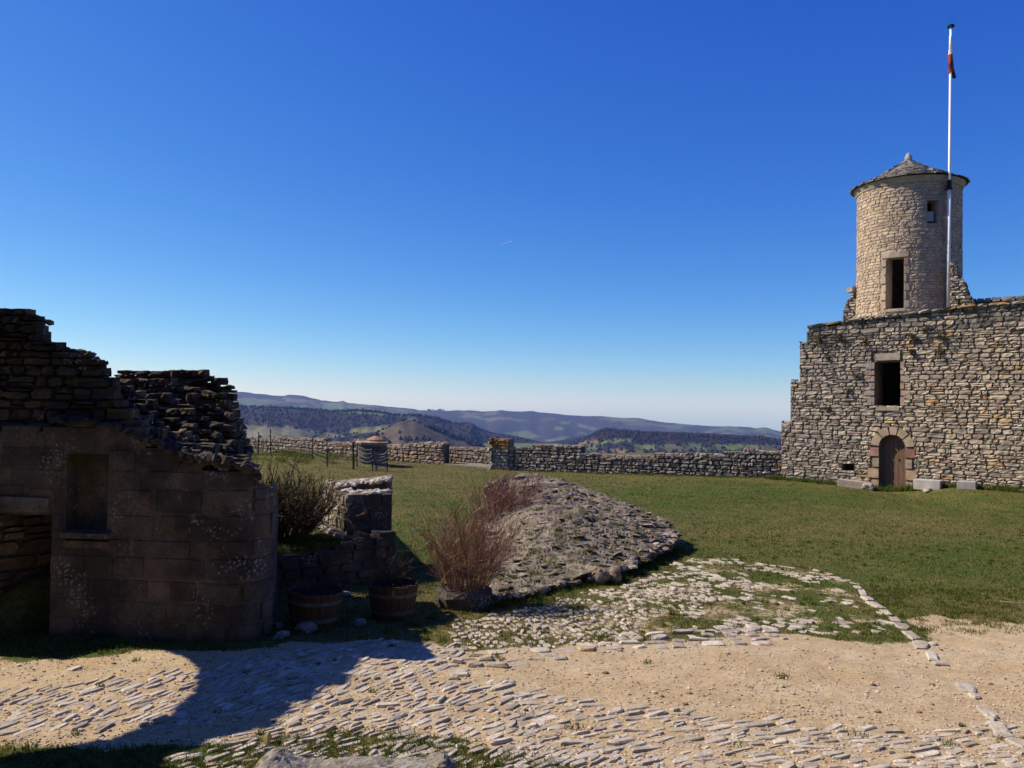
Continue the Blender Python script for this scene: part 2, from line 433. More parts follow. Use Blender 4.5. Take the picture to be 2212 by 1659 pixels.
core(mb, RW.map, -.6, 15.5, -.4, 8.6, lambda u, v: rw_keep(u, v, False) & rw_keep(u, v + .12, False), .12, .06, -.553, -1.1, (.12, .1, .08))
mb.build('wall_core', M_mortar, kp)
mb = MB()      # the dark room behind the openings
for (u0, u1, v0, v1) in ((WIN[0] - 1.5, WIN[2] + 1.5, WIN[1] - .5, WIN[3] + .6), (DOOR[0] - .6, DOOR[2] + .6, -.3, DOOR[3] + .5)):
    for (a, b, c, d, w0, w1) in ((u0, u1, v0, v1, -3.6, -3.5), (u0 - .1, u0, v0, v1, -3.5, -1.1), (u1, u1 + .1, v0, v1, -3.5, -1.1), (u0, u1, v1, v1 + .1, -3.5, -1.1), (u0, u1, v0 - .1, v0, -3.5, -1.1)):
        core(mb, RW.map, a, b, c, d, lambda u, v: np.ones(len(u), bool), d - c, b - a, w0, w1, (.1, .085, .07))
mb.build('inner_room', M_mortar, kp)
# coping course along the top
mb = MB(); u = _tu[0]
while u < 15.5:
    l = R.uniform(.35, .8); v = float(np.interp(u + l / 2, _tu, _tv))
    sl = (np.interp(u + l, _tu, _tv) - np.interp(u, _tu, _tv)) / l
    f = lambda U, V, W, s=sl, u0=u: RW.map(U, V + (U - u0) * s, W)
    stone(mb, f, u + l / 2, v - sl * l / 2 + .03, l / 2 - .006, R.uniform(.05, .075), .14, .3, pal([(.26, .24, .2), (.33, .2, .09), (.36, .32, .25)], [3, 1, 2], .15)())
    f2 = lambda U, V, W, s=sl, u0=u, v0=v: np.stack([RW.p[0] + U * RW.d[0] + (.1 - V) * RW.n[0], RW.p[1] + U * RW.d[1] + (.1 - V) * RW.n[1], v0 + .06 + (U - u0 - l / 2) * s + W * .5], -1)
    for k in range(4):
        stone(mb, f2, u + l / 2, .15 + .3 * k, l / 2 - .005, .15, .05, .1, _ct())
    u += l
mb.build('coping', M_rampart, kp)
# window surround: lintel, jamb blocks, sill
def block(mb, P, u0, u1, v0, v1, w0, w1, col, g=.008):
    stone(mb, lambda U, V, W: P.map(U, V, W + w1), (u0 + u1) / 2, (v0 + v1) / 2, (u1 - u0) / 2 - g, (v1 - v0) / 2 - g, .012, w1 - w0, col, .25)
ws = MB(); pink = [(.42, .30, .24), (.40, .28, .23), (.38, .29, .24)]; tan = [(.42, .33, .22), (.40, .31, .22)]
block(ws, RW, WIN[0] - .06, WIN[2] + .07, WIN[3] + .004, WIN[3] + .37, -.5, .03, (.37, .31, .25))
block(ws, RW, WIN[0] - .02, WIN[2] + .04, WIN[1] - .2, WIN[1] - .004, -.5, .06, (.37, .32, .24))
ws.build('window_lintel', M_dressed, kp)
ws = MB(); v = WIN[1]
for i, (h, l) in enumerate(((.48, .2), (.30, .42), (.36, .18), (.33, .4), (.26, .17), (.4, .2))):
    h = h * (WIN[3] - WIN[1]) / 2.13
    block(ws, RW, WIN[2] + .003, WIN[2] + l, v, v + h, -.45, .025, (*pink, (.42, .27, .15))[(0, 1, 3, 2, 0, 1)[i]])
    block(ws, RW, WIN[0] - R.uniform(.25, .5), WIN[0] - .003, v, v + h, -.45, .025, (.33, .27, .235))
    v += h
ws.build('window_jambs', M_dressed, kp)
ds = MB()      # door surround: jamb blocks and voussoirs
for sgn in (-1, 1):
    v = .05
    cols = [(.37, .28, .21), (.42, .30, .19), (.36, .28, .2), (.30, .15, .12) if sgn > 0 else (.36, .2, .17)]
    hs = np.array([.3, .32, .3, .3]); hs = hs * (DSP - v) / hs.sum()
    for i, h in enumerate(hs):
        l = (.34, .5, .3, .42)[i]
        e = DC + sgn * DR
        block(ds, RW, *( (e + .003, e + l) if sgn > 0 else (e - l, e - .003)), v, v + h, -.45, .04, cols[i]); v += h
angs = np.radians([2, 40, 72, 100, 134, 178])
for i in range(5):
    a0, a1 = angs[i] + .012, angs[i + 1] - .012
    def f(U, V, W, a0=a0, a1=a1):
        a = a0 + (U + 1) / 2 * (a1 - a0); r = DR + .004 + (V + 1) / 2 * .39
        return RW.map(DC + r * np.cos(a), DSP + r * np.sin(a), W + .04)
    stone(ds, f, 0, 0, 1., 1., .012, .49, [(.42, .32, .22), (.40, .32, .2), (.41, .31, .235), (.41, .30, .22), (.41, .31, .22)][i], .12)
ds.build('door_surround', M_dressed, kp)
dm = MB(); nb = 6
for i in range(nb):
    a, b = DC - DR - .05 + i * (2 * DR + .1) / nb, DC - DR - .05 + (i + 1) * (2 * DR + .1) / nb
    top = DSP + math.sqrt(max(.01, (DR + .06) ** 2 - ((a + b) / 2 - DC) ** 2))
    core(dm, RW.map, a + .006, b - .006, -.05, top, lambda u, v: np.ones(len(u), bool), top + .05, b - a - .012, -.25 + .004 * (i % 2), -.31, (.16, .095, .07))
M_door = plain_mat('old brown door boards', (.17, .105, .07), .75, .35, 6, .4, stretch=(9, 9, .6))
door = dm.build('door', M_door, kp)
hm = MB(); hm.box(RW.map(DC + DR * .4, 1.35, -.23), (.02, .02, .03)); hm.build('handle', M_black, door)
# back parapet seen above the coping right of the turret
PB = RW.off(-1.6)
pu, pv = PB.prof([(2095, 646), (2130, 641), (2212, 637), (2500, 628)])
bp = MB(); ufun = lambda u, v: (u > pu[0]) & (v < np.interp(u, pu, pv))
masonry(bp, PB.map, pu[0], pu[0] + 6, 6.5, 9.5, ufun, (.14, .24), (.25, .55), .05, lambda u, v: _ct() * 1.15, .012)
core(bp, PB.map, pu[0], pu[0] + 6, 5.5, 9.5, lambda u, v: ufun(u, v + .1), .15, .1, -.03, -.5, (.09, .08, .07))
tag(bp.build('parapet_wall', M_rampart), 'low grey stone parapet on top of the castle wall right of the turret', 'parapet')
# roof slab (walkway) between wall head and back parapet
wk = MB()
uu = np.linspace(_tu[0] + .3, 15.5, 12)
for i in range(11):
    z0, z1 = np.interp(uu[i:i + 2], _tu, _tv) - .05
    P = [RW.map(uu[i], 0, -1.05)[:2], RW.map(uu[i + 1], 0, -1.05)[:2], RW.map(uu[i + 1], 0, -5.2)[:2], RW.map(uu[i], 0, -5.2)[:2]]
    wk.prism(P, min(z0, z1) - .5, [z0, z1, z1 - .3, z0 - .3], (.2, .18, .15))
wk.build('wall_walk', M_mortar, kp)

# ---- turret
T_C = RW.map(4.80, 0, -2.75)[:2]; T_R = 2.12
fdir = -T_C / np.linalg.norm(T_C); rdir = np.array([-fdir[1], fdir[0]])
if rdir[0] < 0: rdir = -rdir
class Cyl:
    def map(s, u, v, w):
        u, v, w = np.broadcast_arrays(np.asarray(u, float), v, w)
        th = u / T_R; r = T_R + w + .035 * np.clip((9.5 - v) / 3, 0, 1)
        return np.stack([T_C[0] + r * (fdir[0] * np.cos(th) + rdir[0] * np.sin(th)), T_C[1] + r * (fdir[1] * np.cos(th) + rdir[1] * np.sin(th)), v], -1)
    def uv(s, px, py):
        d = ray(px, py); a = d[:2] @ d[:2]; b = -2 * d[:2] @ T_C; c = T_C @ T_C - T_R ** 2
        disc = max(0, b * b - 4 * a * c); k = (-b - math.sqrt(disc)) / (2 * a)
        q = d[:2] * k - T_C
        return T_R * math.atan2(q @ rdir, q @ fdir), H + d[2] * k
TC = Cyl()
Z_E = 13.45
TD = TC.uv(1915, 668) + TC.uv(1952, 556); TW = TC.uv(2003, 481) + TC.uv(2028, 431)
def t_keep(u, v, dress=True):
    ok = (v < Z_E) & ~inside(u, v, TD) & ~inside(u, v, TW)
    if dress: ok &= ~inside(u, v, (TD[0] - .28, TD[1] - .05, TD[2] + .24, TD[3] + .3)) & ~inside(u, v, (TW[0] - .14, TW[1] - .2, TW[2] + .14, TW[3] + .22))
    return ok
_tc = pal([(.50, .395, .285), (.47, .375, .275), (.53, .42, .295), (.44, .35, .265), (.52, .37, .22)], [4, 4, 3, 2, .5], .08)
tt = thing('turret', (*T_C, 7.0), 'round stone turret with conical slate roof standing on the castle wall', 'turret')
mb = MB(); ph = math.pi * T_R
masonry(mb, TC.map, -ph, ph, 6.6, Z_E, t_keep, (.10, .19), (.14, .44), .02, lambda u, v: _tc() * (1 - .12 * sstep(-.3, 1., u)), .002, .05, 1.3, .05, 5)  # stones darken towards the shaded right side, shade put into the colour
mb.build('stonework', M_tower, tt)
mb = MB(); core(mb, TC.map, -ph, ph, 6.5, Z_E, lambda u, v: t_keep(u, v, False), .1, .05, -.008, -.55, (.44, .35, .255)); mb.build('wall_core', M_tower, tt)
mb = MB(); mb.lathe((*T_C, 0), [(T_R - .56, 6.4), (T_R - .56, 6.5), (.01, 6.5)], 32, (.06, .05, .04)); mb.build('inner_floor', M_mortar, tt)
ds = MB()
class _TP:      # flat dressed frames bend with the wall
    map = TC.map
block(ds, _TP, TD[0] - .3, TD[2] + .26, TD[3] + .003, TD[3] + .3, -.4, .03, (.40, .32, .25))
block(ds, _TP, TD[0] - .12, TD[2] + .12, TD[1] - .14, TD[1] - .004, -.4, .05, (.40, .34, .25))
v = TD[1]
for i in range(6):
    h = (TD[3] - TD[1]) / 6
    block(ds, _TP, TD[0] - (.15, .28, .16, .28, .15, .24)[i], TD[0] - .003, v, v + h, -.4, .03, [(.50, .40, .25), (.47, .38, .25), (.41, .33, .26)][i // 2 if i < 4 else 2])
    block(ds, _TP, TD[2] + .003, TD[2] + (.24, .12, .24, .13, .24, .2)[i], v, v + h, -.4, .03, (.38, .31, .24) if i < 5 else (.30, .19, .16)); v += h
ds.build('doorway_surround', M_dressed, tt)
ds = MB()
block(ds, _TP, TW[0] - .14, TW[2] + .16, TW[3] + .003, TW[3] + .22, -.4, .02, (.30, .25, .2)); block(ds, _TP, TW[0] - .14, TW[2] + .16, TW[1] - .2, TW[1] - .003, -.4, .03, (.33, .27, .2))
block(ds, _TP, TW[0] - .14, TW[0] - .003, TW[1], TW[3], -.4, .02, (.31, .26, .2)); block(ds, _TP, TW[2] + .003, TW[2] + .16, TW[1], TW[3], -.4, .02, (.31, .26, .2))
wsur = ds.build('window_surround', M_dressed, tt)
ds = MB(); core(ds, TC.map, TW[0] + .04, TW[2] - .12, TW[1] + .1, TW[1] + .52, lambda u, v: np.ones(len(u), bool), .42, TW[2] - TW[0] - .16, -.18, -.21, (.42, .42, .43))
ds.build('grey_panel', M_dressed, wsur)
cm = MB(); cm.lathe((*T_C, 0), [(T_R - .3, Z_E - .26), (T_R + .05, Z_E - .26), (T_R + .07, Z_E - .2), (T_R + .16, Z_E), (T_R - .3, Z_E)], 56, (.40, .33, .24)); cm.build('cornice', M_tower, tt)
rf = MB(); prof = []
nring = 10; RO = 2.36
for k in range(nring + 1):
    t = k / nring; r = RO * (1 - t) + .12 * t; prof.append((r, Z_E + .02 + 1.22 * (t ** 1.18) ))
rf.lathe((*T_C, 0), [(p[0] - .03, p[1] - .02) for p in prof] + [(.02, Z_E + 1.24)], 48, (.10, .095, .085))
for k in range(nring):
    r0, z0 = prof[k]; r1, z1 = prof[k + 1]
    nt = max(7, int(2 * math.pi * r0 / .27)); a = R.uniform(0, 1)
    for i in range(nt):
        a0 = a + i * 2 * math.pi / nt; a1 = a0 + 2 * math.pi / nt * R.uniform(.9, 1.02)
        ro = r0 + R.uniform(-.03, .09); th = R.uniform(.035, .075); ri = max(.03, r1 - .12); zi = z1 + (z1 - z0) * .25
        P = []
        for (rr_, zz) in ((ro, z0), (ri, zi)):
            for aa in (a0, a1):
                for dz in (0, th): P.append([T_C[0] + rr_ * math.cos(aa), T_C[1] + rr_ * math.sin(aa), zz + dz + R.uniform(-.01, .01)])
        rf.add(P, [[0, 2, 3, 1], [4, 5, 7, 6], [1, 3, 7, 5], [0, 4, 6, 2], [0, 1, 5, 4], [2, 6, 7, 3]], col=pal([(.17, .155, .135), (.215, .195, .17), (.125, .115, .10)], None, .25)())
roof = rf.build('roof', M_lauze, tt)
fn = MB(); fn.lathe((*T_C, Z_E + 1.17), [(.32, -.04), (.30, .05), (.16, .07), (.15, .11), (.165, .17), (.15, .28), (.10, .40), (.05, .455), (.005, .46)], 14, (.36, .34, .31)); fn.build('finial', M_lauze, roof)
# ruined stubs of wall against the turret
def stub(px, base_w, prof, name, label, thick=.6):
    P = RW.off(base_w); u, v = P.prof(prof)
    f = lambda U, V: (U > u[0]) & (U < u[-1]) & (V < np.interp(U, u, v) + .06 * (vnoise(U * 9, V * 7, 4) - .5))
    m = MB(); masonry(m, P.map, u[0], u[-1], 6.9, v.max(), f, (.09, .16), (.2, .5), .07, lambda a, b: _ct() * 1.55, .006, .1, 1.4)
    core(m, P.map, u[0], u[-1], 6.4, v.max(), lambda a, b: f(a, b + .1), .1, .04, -.03, -thick, (.12, .1, .08))
    tag(m.build(name, M_rampart), label, 'wall stub')
stub(0, -2.35, [(1820, 690), (1822, 672), (1829, 650), (1836, 640), (1840, 622), (1846, 618), (1859, 615), (1868, 610)], 'wall_stub', 'jagged stub of broken wall on the sunny side of the turret')
stub(0, -1.0, [(2052, 566), (2062, 566), (2066, 580), (2072, 598), (2080, 602), (2086, 615), (2090, 630), (2100, 640), (2106, 656)], 'wall_stub', 'jagged stub of broken wall behind the flagpole on the shaded side of the turret')
m = MB(); p_ = TC.map(-T_R * 1.42, TC.uv(1860, 600)[1], 0); m.box(TC.map(-T_R * 1.50, 8.95, .12), (.26, .17, .11), .4, .15, (.3, .28, .25)); tag(m.build('projecting_stone', M_rampart), 'single stone block sticking out of the turret above the jagged stub', 'stone')

# ---- flagpole
FY = max((y_ for y_ in np.linspace(31, 35, 401) if np.linalg.norm(at(2050, 403, y_)[:2] - T_C) > T_R + .22 and y_ < 34.2 and at(2050, 403, y_) @ np.array([*fdir, 0]) > T_C @ fdir))
fpb = at(2048, 672, FY); fpt = at(2054, 58, FY)
fl = thing('flagpole', tuple(fpb), 'white flagpole with a furled flag fixed in front of the turret', 'flagpole')
m = MB(); br = at(2050, 403, FY)
zb, zt, zm = fpb[2], fpt[2], br[2]
def pp(z):
    t = (z - zb) / (zt - zb); return fpb + (fpt - fpb) * t
m.tube([pp(zb - .3), pp(zm)], [.075, .07], 14); m.tube([pp(zm), pp(zm + .02), pp(zt)], [.06, .055, .045], 14); m.build('pole', M_white, fl, True)
m = MB(); m.lathe(pp(zt), [(.0, -.01), (.14, -.01), (.14, .06), (.0, .07)], 14); m.build('cap', M_black, fl)
m = MB(); m.lathe(pp(zm - .02), [(.07, -.12), (.12, -.12), (.12, -.04), (.09, 0), (.085, .28), (.07, .3)], 14)
q = T_C + T_R * (br[:2] - T_C) / np.linalg.norm(br[:2] - T_C)
for s_ in (-.08, .06): m.tube([pp(zm + s_), [q[0], q[1], zm + s_]], .03, 6)
m.build('bracket', M_black, fl)
# furled flag: white cloth wrapped above, red and dark cloth hanging below
def cloth(mb, z0, z1, r0, r1, col, ex=0., k=10, tw=1.5):
    V = []; n_ = 14
    for i in range(n_ + 1):
        t = i / n_; z = z0 + (z1 - z0) * t; c = pp(z)
        for j in range(k):
            a = j * 2 * math.pi / k + t * tw
            r = (r0 + (r1 - r0) * t) * (1 + .22 * math.sin(3 * a + 5 * t) + .12 * math.sin(5 * a - 7 * t))
            V.append([c[0] + r * math.cos(a) + ex * t, c[1] + r * math.sin(a), z])
    mb.add(V, [[i * k + j, i * k + (j + 1) % k, (i + 1) * k + (j + 1) % k, (i + 1) * k + j] for i in range(n_) for j in range(k)], col=col)
za, zc_, zd, ze = at(2054, 78, FY)[2], at(2054, 118, FY)[2], at(2054, 158, FY)[2], at(2054, 168, FY)[2]
m = MB(); cloth(m, za, zc_, .05, .085, (.75, .75, .74)); cloth(m, zc_, zd, .085, .10, (.30, .06, .03), .02); cloth(m, zc_ - .3, ze, .04, .07, (.05, .035, .04), .17, tw=.8); cloth(m, zc_ - .35, zc_ - .6, .092, .096, (.06, .04, .045), .01)
m.build('flag', attr_mat('flag cloth', .9, .1), fl, True)
m = MB(); w0 = TC.map(TW[2] - .05, TW[1] + .02, .06); w1 = pp(at(2049, 500, FY)[2])
m.tube([w0 + (w1 - w0) * t + np.array([0, 0, -.75 * t * (1 - t) * 1.6]) for t in np.linspace(0, 1, 12)], .012, 5); m.build('cable', plain_mat('grey cable', (.35, .35, .34), .6), fl)

# ================================================================== FAR RAMPART
def wall_run(name, label, P, prof, z0, colf, mat, thick=.5, ch=(.13, .21), sl=(.2, .5), proud=.05, blend=0.):
    u, v = P.prof(prof)
    f = lambda U, V: (U > u[0]) & (U < u[-1]) & (V < np.interp(U, u, v))
    t = thing(name, (*P.map((u[0] + u[-1]) / 2, 0, 0)[:2], 0), label, 'rampart wall', 'sections of the far rampart wall')
    m = MB(); masonry(m, P.map, u[0], u[-1], z0, v.max(), f, ch, sl, proud, colf, .012, .08, 1.2)
    m.build('stonework', mat, t)
    m = MB(); core(m, P.map, u[0], u[-1], z0 - .3, v.max(), lambda a, b: f(a, b + .08), .08, .08, -.03, -thick, (.085, .075, .065)); m.build('wall_core', M_mortar, t)
    # top stones
    m = MB(); a = u[0]
    while a < u[-1]:
        l = R.uniform(.22, .5); b = min(a + l, u[-1]); vv = min(np.interp(a + .02, u, v), np.interp(b - .02, u, v))
        if b - a > .1:
            fz = lambda U, V, W, vv=vv: np.stack([P.p[0] + U * P.d[0] - V * P.n[0], P.p[1] + U * P.d[1] - V * P.n[1], vv - .02 + W], -1)
            for k in range(2): stone(m, fz, (a + b) / 2, -.04 + thick * (.25 + .5 * k), (b - a) / 2 - .008, thick * .26, R.uniform(.02, .06), .1, colf(0, 0))
        a = b
    m.build('coping', mat, t)
    return t
_cf = pal([(.30, .255, .205), (.24, .205, .165), (.36, .31, .25), (.29, .235, .19), (.36, .22, .11)], [4, 4, 3, 3, .7], .2)
FA = gp(1064, 1013); FB = np.array([12.45, 37.0])
P2 = Plane((FA[0], FA[1]), (FB[0] - FA[0], FB[1] - FA[1]))
wall_run('rampart_wall', 'long rubble rampart section running from the orange topped pier to the tall castle wall', P2,
         [(1063.5, 966), (1100, 967), (1148, 967), (1149, 961), (1258, 963), (1259, 979), (1284, 979), (1300, 983), (1410, 987), (1411.5, 979), (1500, 981), (1557, 984), (1558.5, 976), (1605, 976), (1607, 970), (1636, 971), (1638, 975), (1692, 976)], -.2, lambda u, v: _cf(), M_rampart)
pier = MB(); pu0 = P2.uv(1063, 946)[0]; pu1 = P2.uv(1100, 946)[0]; pz = P2.uv(1080, 947)[1]
pc_ = lambda u, v: pal([(.40, .36, .3), (.36, .32, .27)], None, .12)() if v < pz - .55 else pal([(.38, .19, .05), (.33, .17, .06), (.2, .15, .1)], None, .2)()
masonry(pier, P2.off(.12).map, pu0, pu1, -.1, pz, lambda u, v: (u > pu0) & (u < pu1 - np.where(v < P2.uv(1080, 966)[1], .0, 0)) & (v < pz), (.14, .2), (.25, .45), .03, pc_)
PS = Plane(P2.map(pu0, 0, -.75)[:2], P2.map(pu0, 0, .15)[:2] - P2.map(pu0, 0, -.75)[:2])
masonry(pier, PS.map, 0, .9, -.1, pz, lambda u, v: v < pz, (.14, .2), (.25, .45), .03, pc_)
core(pier, P2.off(.12).map, pu0 + .03, pu1 - .02, -.3, pz - .03, lambda u, v: np.ones(len(u), bool), pz + .27, pu1 - pu0 - .05, -.02, -.86, (.2, .14, .08))
tag(pier.build('rampart_pier', M_rampart), 'square stone pier with orange lichen top at the gap in the rampart', 'pier')
SA, SB = gp(700, 983), gp(959, 1004)
P1 = Plane(SA[:2], SB[:2] - SA[:2])
wall_run('rampart_wall', 'rampart section with three raised merlons behind the fenced well', P1,
         [(400, 952), (535, 950), (552, 950), (561, 945.5), (612, 945.5), (702, 947), (703.5, 955), (761, 956), (762.5, 948), (830, 949), (831, 960), (898, 961), (900, 955), (960, 957)], -.2, lambda u, v: _cf() * np.array([1.06, 1, .95]), M_rampart, sl=(.25, .6), ch=(.15, .25))
# recess: the wall steps back between the two sections
eu = P1.uv(959, 990)[0]; e1 = P1.map(eu, 0, -.05)[:2]; e2 = P2.map(P2.uv(1063, 990)[0], 0, 0)[:2]
d12 = e2 - e1; nrm = np.array([d12[1], -d12[0]]); nrm /= np.linalg.norm(nrm)
PR = Plane(e1 - nrm * 1.5, d12)
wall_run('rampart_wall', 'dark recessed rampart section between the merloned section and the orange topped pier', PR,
         [(955, 967), (1010, 967), (1068, 967.5)], -.3, lambda u, v: _cf() * .8, M_rampart)  # darker stones stand in for the shade in the recess
m = MB(); L_ = np.linalg.norm(d12)
PRs = Plane(e1, d12); m.prism([PRs.map(0, 0, .1)[:2], PRs.map(L_, 0, .1)[:2], PRs.map(L_, 0, -1.5)[:2], PRs.map(0, 0, -1.5)[:2]], -.3, .08, (.22, .20, .17))
tag(m.build('stone_sill', M_cobble), 'pale flat stone threshold at the foot of the recessed rampart', 'threshold')

# ================================================================== rocks and twigs
import bmesh
def _ico(n):
    b = bmesh.new(); bmesh.ops.create_icosphere(b, subdivisions=n, radius=1)
    b.verts.ensure_lookup_table(); v = np.array([x.co[:] for x in b.verts]); t = np.array([[y.index for y in f.verts] for f in b.faces]); b.free(); return v, t
ICO = {1: _ico(1), 2: _ico(2), 3: _ico(3), 4: _ico(4)}
def rock(mb, c, half, rz=None, sub=2, planes=9, col=(.3, .28, .25), tilt=.15, rough=.05):
    D, T = ICO[sub]
    N = R.normal(size=(planes, 3)); N /= np.linalg.norm(N, axis=1)[:, None]
    dd = R.uniform(.62, .95, planes)
    dots = D @ N.T
    r = np.min(np.where(dots > .05, dd / np.maximum(dots, .05), 9), axis=1); r = np.minimum(r, 1.08)
    V = D * (r + R.uniform(-rough, rough, len(D)))[:, None]
    if sub >= 3:
        V = V * (1 + .09 * (fbm(D[:, 0] * 3 + D[:, 2] * 2 + 7, D[:, 1] * 3 - D[:, 2] + 3, int(R.integers(99))) - .5)[:, None] * 2)
    V = V * np.asarray(half)
    rz = R.uniform(0, 6.28) if rz is None else rz; rx = R.normal(0, tilt); ry = R.normal(0, tilt)
    cz, sz, cx, sx, cy, sy = math.cos(rz), math.sin(rz), math.cos(rx), math.sin(rx), math.cos(ry), math.sin(ry)
    M = np.array([[cz, -sz, 0], [sz, cz, 0], [0, 0, 1]]) @ np.array([[cy, 0, sy], [0, 1, 0], [-sy, 0, cy]]) @ np.array([[1, 0, 0], [0, cx, -sx], [0, sx, cx]])
    mb.add(V @ M.T + np.asarray(c), t=T, col=col)
def twig(mb, p, d, L, r, col, bend=.25, n=4):
    pts = [np.array(p, float)]; d = np.array(d, float); d /= np.linalg.norm(d)
    for i in range(n):
        d = d + R.normal(0, bend, 3) * .5; d[2] += .06; d /= np.linalg.norm(d); pts.append(pts[-1] + d * L / n)
    pts = np.array(pts); mb.tube(pts, np.linspace(r, r * .35, n + 1), 3, col, False); return pts
def shrub(base, rad, height, spread, n, cols, r0=.009, side=7, leaves=0, leafcol=None, leaf_mb=None, lean=(0, 0)):
    m = MB()
    for i in range(n):
        a = R.uniform(0, 6.283); q = math.sqrt(R.random())
        p = np.array(base) + [rad * q * math.cos(a), rad * q * math.sin(a), -.03]
        k = spread * q * R.uniform(.5, 1.2)
        d = [k * math.cos(a) + lean[0], k * math.sin(a) + lean[1], 1]
        L = height * R.uniform(.6, 1.05) * (1 - .15 * q)
        c = cols[R.integers(len(cols))]; c = np.array(c) * R.uniform(.7, 1.3)
        pts = twig(m, p, d, L, r0 * R.uniform(.6, 1.4), c, .28, 5)
        for j in range(side):
            t = R.uniform(.25, .98); i0 = min(4, int(t * 5)); s = pts[i0] + (pts[i0 + 1] - pts[i0]) * (t * 5 - i0)
            dd = (pts[i0 + 1] - pts[i0]); dd = dd / np.linalg.norm(dd) + R.normal(0, .55, 3)
            tp = twig(m, s, dd, L * R.uniform(.12, .34), r0 * .5, c * R.uniform(.8, 1.2), .3, 2)
            if R.random() < .55: twig(m, tp[1], tp[2] - tp[0] + R.normal(0, .12, 3) * L * .3, L * R.uniform(.07, .18), r0 * .38, c * R.uniform(.8, 1.3), .3, 2)
            if leaves and leaf_mb is not None:
                for _ in range(leaves):
                    e = tp[R.integers(1, 3)] + R.normal(0, .02, 3); leaf(leaf_mb, e, R.uniform(.012, .026), leafcol[R.integers(len(leafcol))])
    return m
def leaf(mb, c, s, col):
    a = R.normal(size=3); a /= np.linalg.norm(a); b = np.cross(a, R.normal(size=3)); b /= np.linalg.norm(b) + 1e-9
    mb.add([c - a * s, c + b * s * .6, c + a * s, c - b * s * .6], [[0, 1, 2, 3]], col=np.array(col) * R.uniform(.7, 1.3))
def grass_blades(mb, X, Y, Z, hmin, hmax, w, cols, lean=.5):
    n = len(X); a = R.uniform(0, 6.283, n); h = R.uniform(hmin, hmax, n) * np.ones(n); w = np.broadcast_to(w, (n,))
    la = R.uniform(0, 6.283, n); l = R.uniform(0, lean, n) * h
    P = np.stack([X, Y, Z - .004], -1); s = np.stack([np.cos(a), np.sin(a), 0 * a], -1) * w[:, None]
    tip = P + np.stack([l * np.cos(la), l * np.sin(la), h], -1)
    V = np.stack([P - s, P + s, tip], 1).reshape(-1, 3)
    mb.add(V, t=np.arange(3 * n).reshape(-1, 3), col=np.repeat(cols, 3, axis=0))
G_COL = np.array([(.076, .120, .016), (.098, .135, .020), (.06, .102, .014), (.155, .14, .040), (.205, .17, .062), (.11, .132, .024)])
def gcols(n, dry=.4):
    p = np.array([3, 3, 3, 3 * dry, 2 * dry, 2.]); return G_COL[R.choice(6, n, p=p / p.sum())] * R.uniform(.7, 1.3, (n, 1))
def tuft(mb, x, y, z, r, n, h, dry=.4, w=.006):
    a = R.uniform(0, 6.283, n); q = np.sqrt(R.random(n)) * r
    grass_blades(mb, x + q * np.cos(a), y + q * np.sin(a), z + np.zeros(n), h * .4, h, w, gcols(n, dry), .9)

# ================================================================== LEFT: ruined ashlar wall (in its own shade)
L0 = Plane((-8.0, 11.75), (.993, -.12))
u_c = L0.uv(480, 1200)[0]; RC = .5
class Corner:
    def map(s, u, v, w):
        u, v, w = np.broadcast_arrays(np.asarray(u, float), v, w)
        t = np.clip((u - u_c) / RC, 0, 1.95); ext = np.maximum(0, u - u_c - 1.95 * RC)
        uc = np.minimum(u, u_c)
        bul = w - .018 * np.maximum(0, v - .2) ** 1.3 * 0
        # local frame: d along wall, n outward
        lx = uc + RC * np.sin(t) + ext * np.cos(t) + bul * np.sin(t)
        ly = -RC * (1 - np.cos(t)) - ext * np.sin(t) + bul * np.cos(t)
        return np.stack([L0.p[0] + lx * L0.d[0] + ly * L0.n[0], L0.p[1] + lx * L0.d[1] + ly * L0.n[1], v], -1)
LC = Corner()
lu, lv = L0.prof([(-200, 900), (0, 903), (130, 905), (250, 925), (330, 955), (420, 985), (479, 996)])
lu = np.append(lu, [u_c + .35, u_c + .7, u_c + 1., u_c + 2.4]); lv = np.append(lv, [2.42, 2.27, 2.08, 1.8])
DL = (-3, -1, L0.uv(111, 1200)[0], L0.uv(60, 1110)[1])
NI = L0.uv(137, 1143) + L0.uv(232, 988)
def l_keep(u, v, hole=True):
    ok = (v < np.interp(u, lu, lv) + .30 * (vnoise(u * 2.3, v * 0, 9) - .6) * (.45 + .55 * sstep(u_c - .3, u_c - 1., u))) & ~inside(u, v, DL)
    if hole: ok &= ~inside(u, v, NI)
    return ok
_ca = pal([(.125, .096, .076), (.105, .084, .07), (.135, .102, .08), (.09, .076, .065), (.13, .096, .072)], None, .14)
_cr = pal([(.078, .062, .048), (.098, .076, .056), (.06, .05, .042), (.115, .086, .058)], None, .15)  # both ruin palettes darkened, deeper shade put into the colour
rw = thing('ruined_wall', (-5, 11.4, 0), 'dark ruined ashlar wall with broken rubble top, a niche and a low doorway', 'ruined wall')
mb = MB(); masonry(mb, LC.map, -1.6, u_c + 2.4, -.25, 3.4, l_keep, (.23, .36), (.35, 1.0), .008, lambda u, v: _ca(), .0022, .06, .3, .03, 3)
mb.build('ashlar_face', M_ruin, rw)
mb = MB()
core(mb, LC.map, -1.6, u_c + 2.4, -.4, 3.4, lambda u, v: l_keep(u, v) & l_keep(u, v + .1), .1, .05, -.008, -.24, (.13, .105, .085))
sh = lambda u, v, w: L0.map(u + w * .42, v, w)
core(mb, sh, -1.6, u_c + .1, -.4, 3.4, lambda u, v: l_keep(u, v, False) & l_keep(u, v + .15, False), .1, .1, -.243, -1.5, (.13, .105, .085))
mb.build('wall_core', M_ruin, rw)
mb = MB()
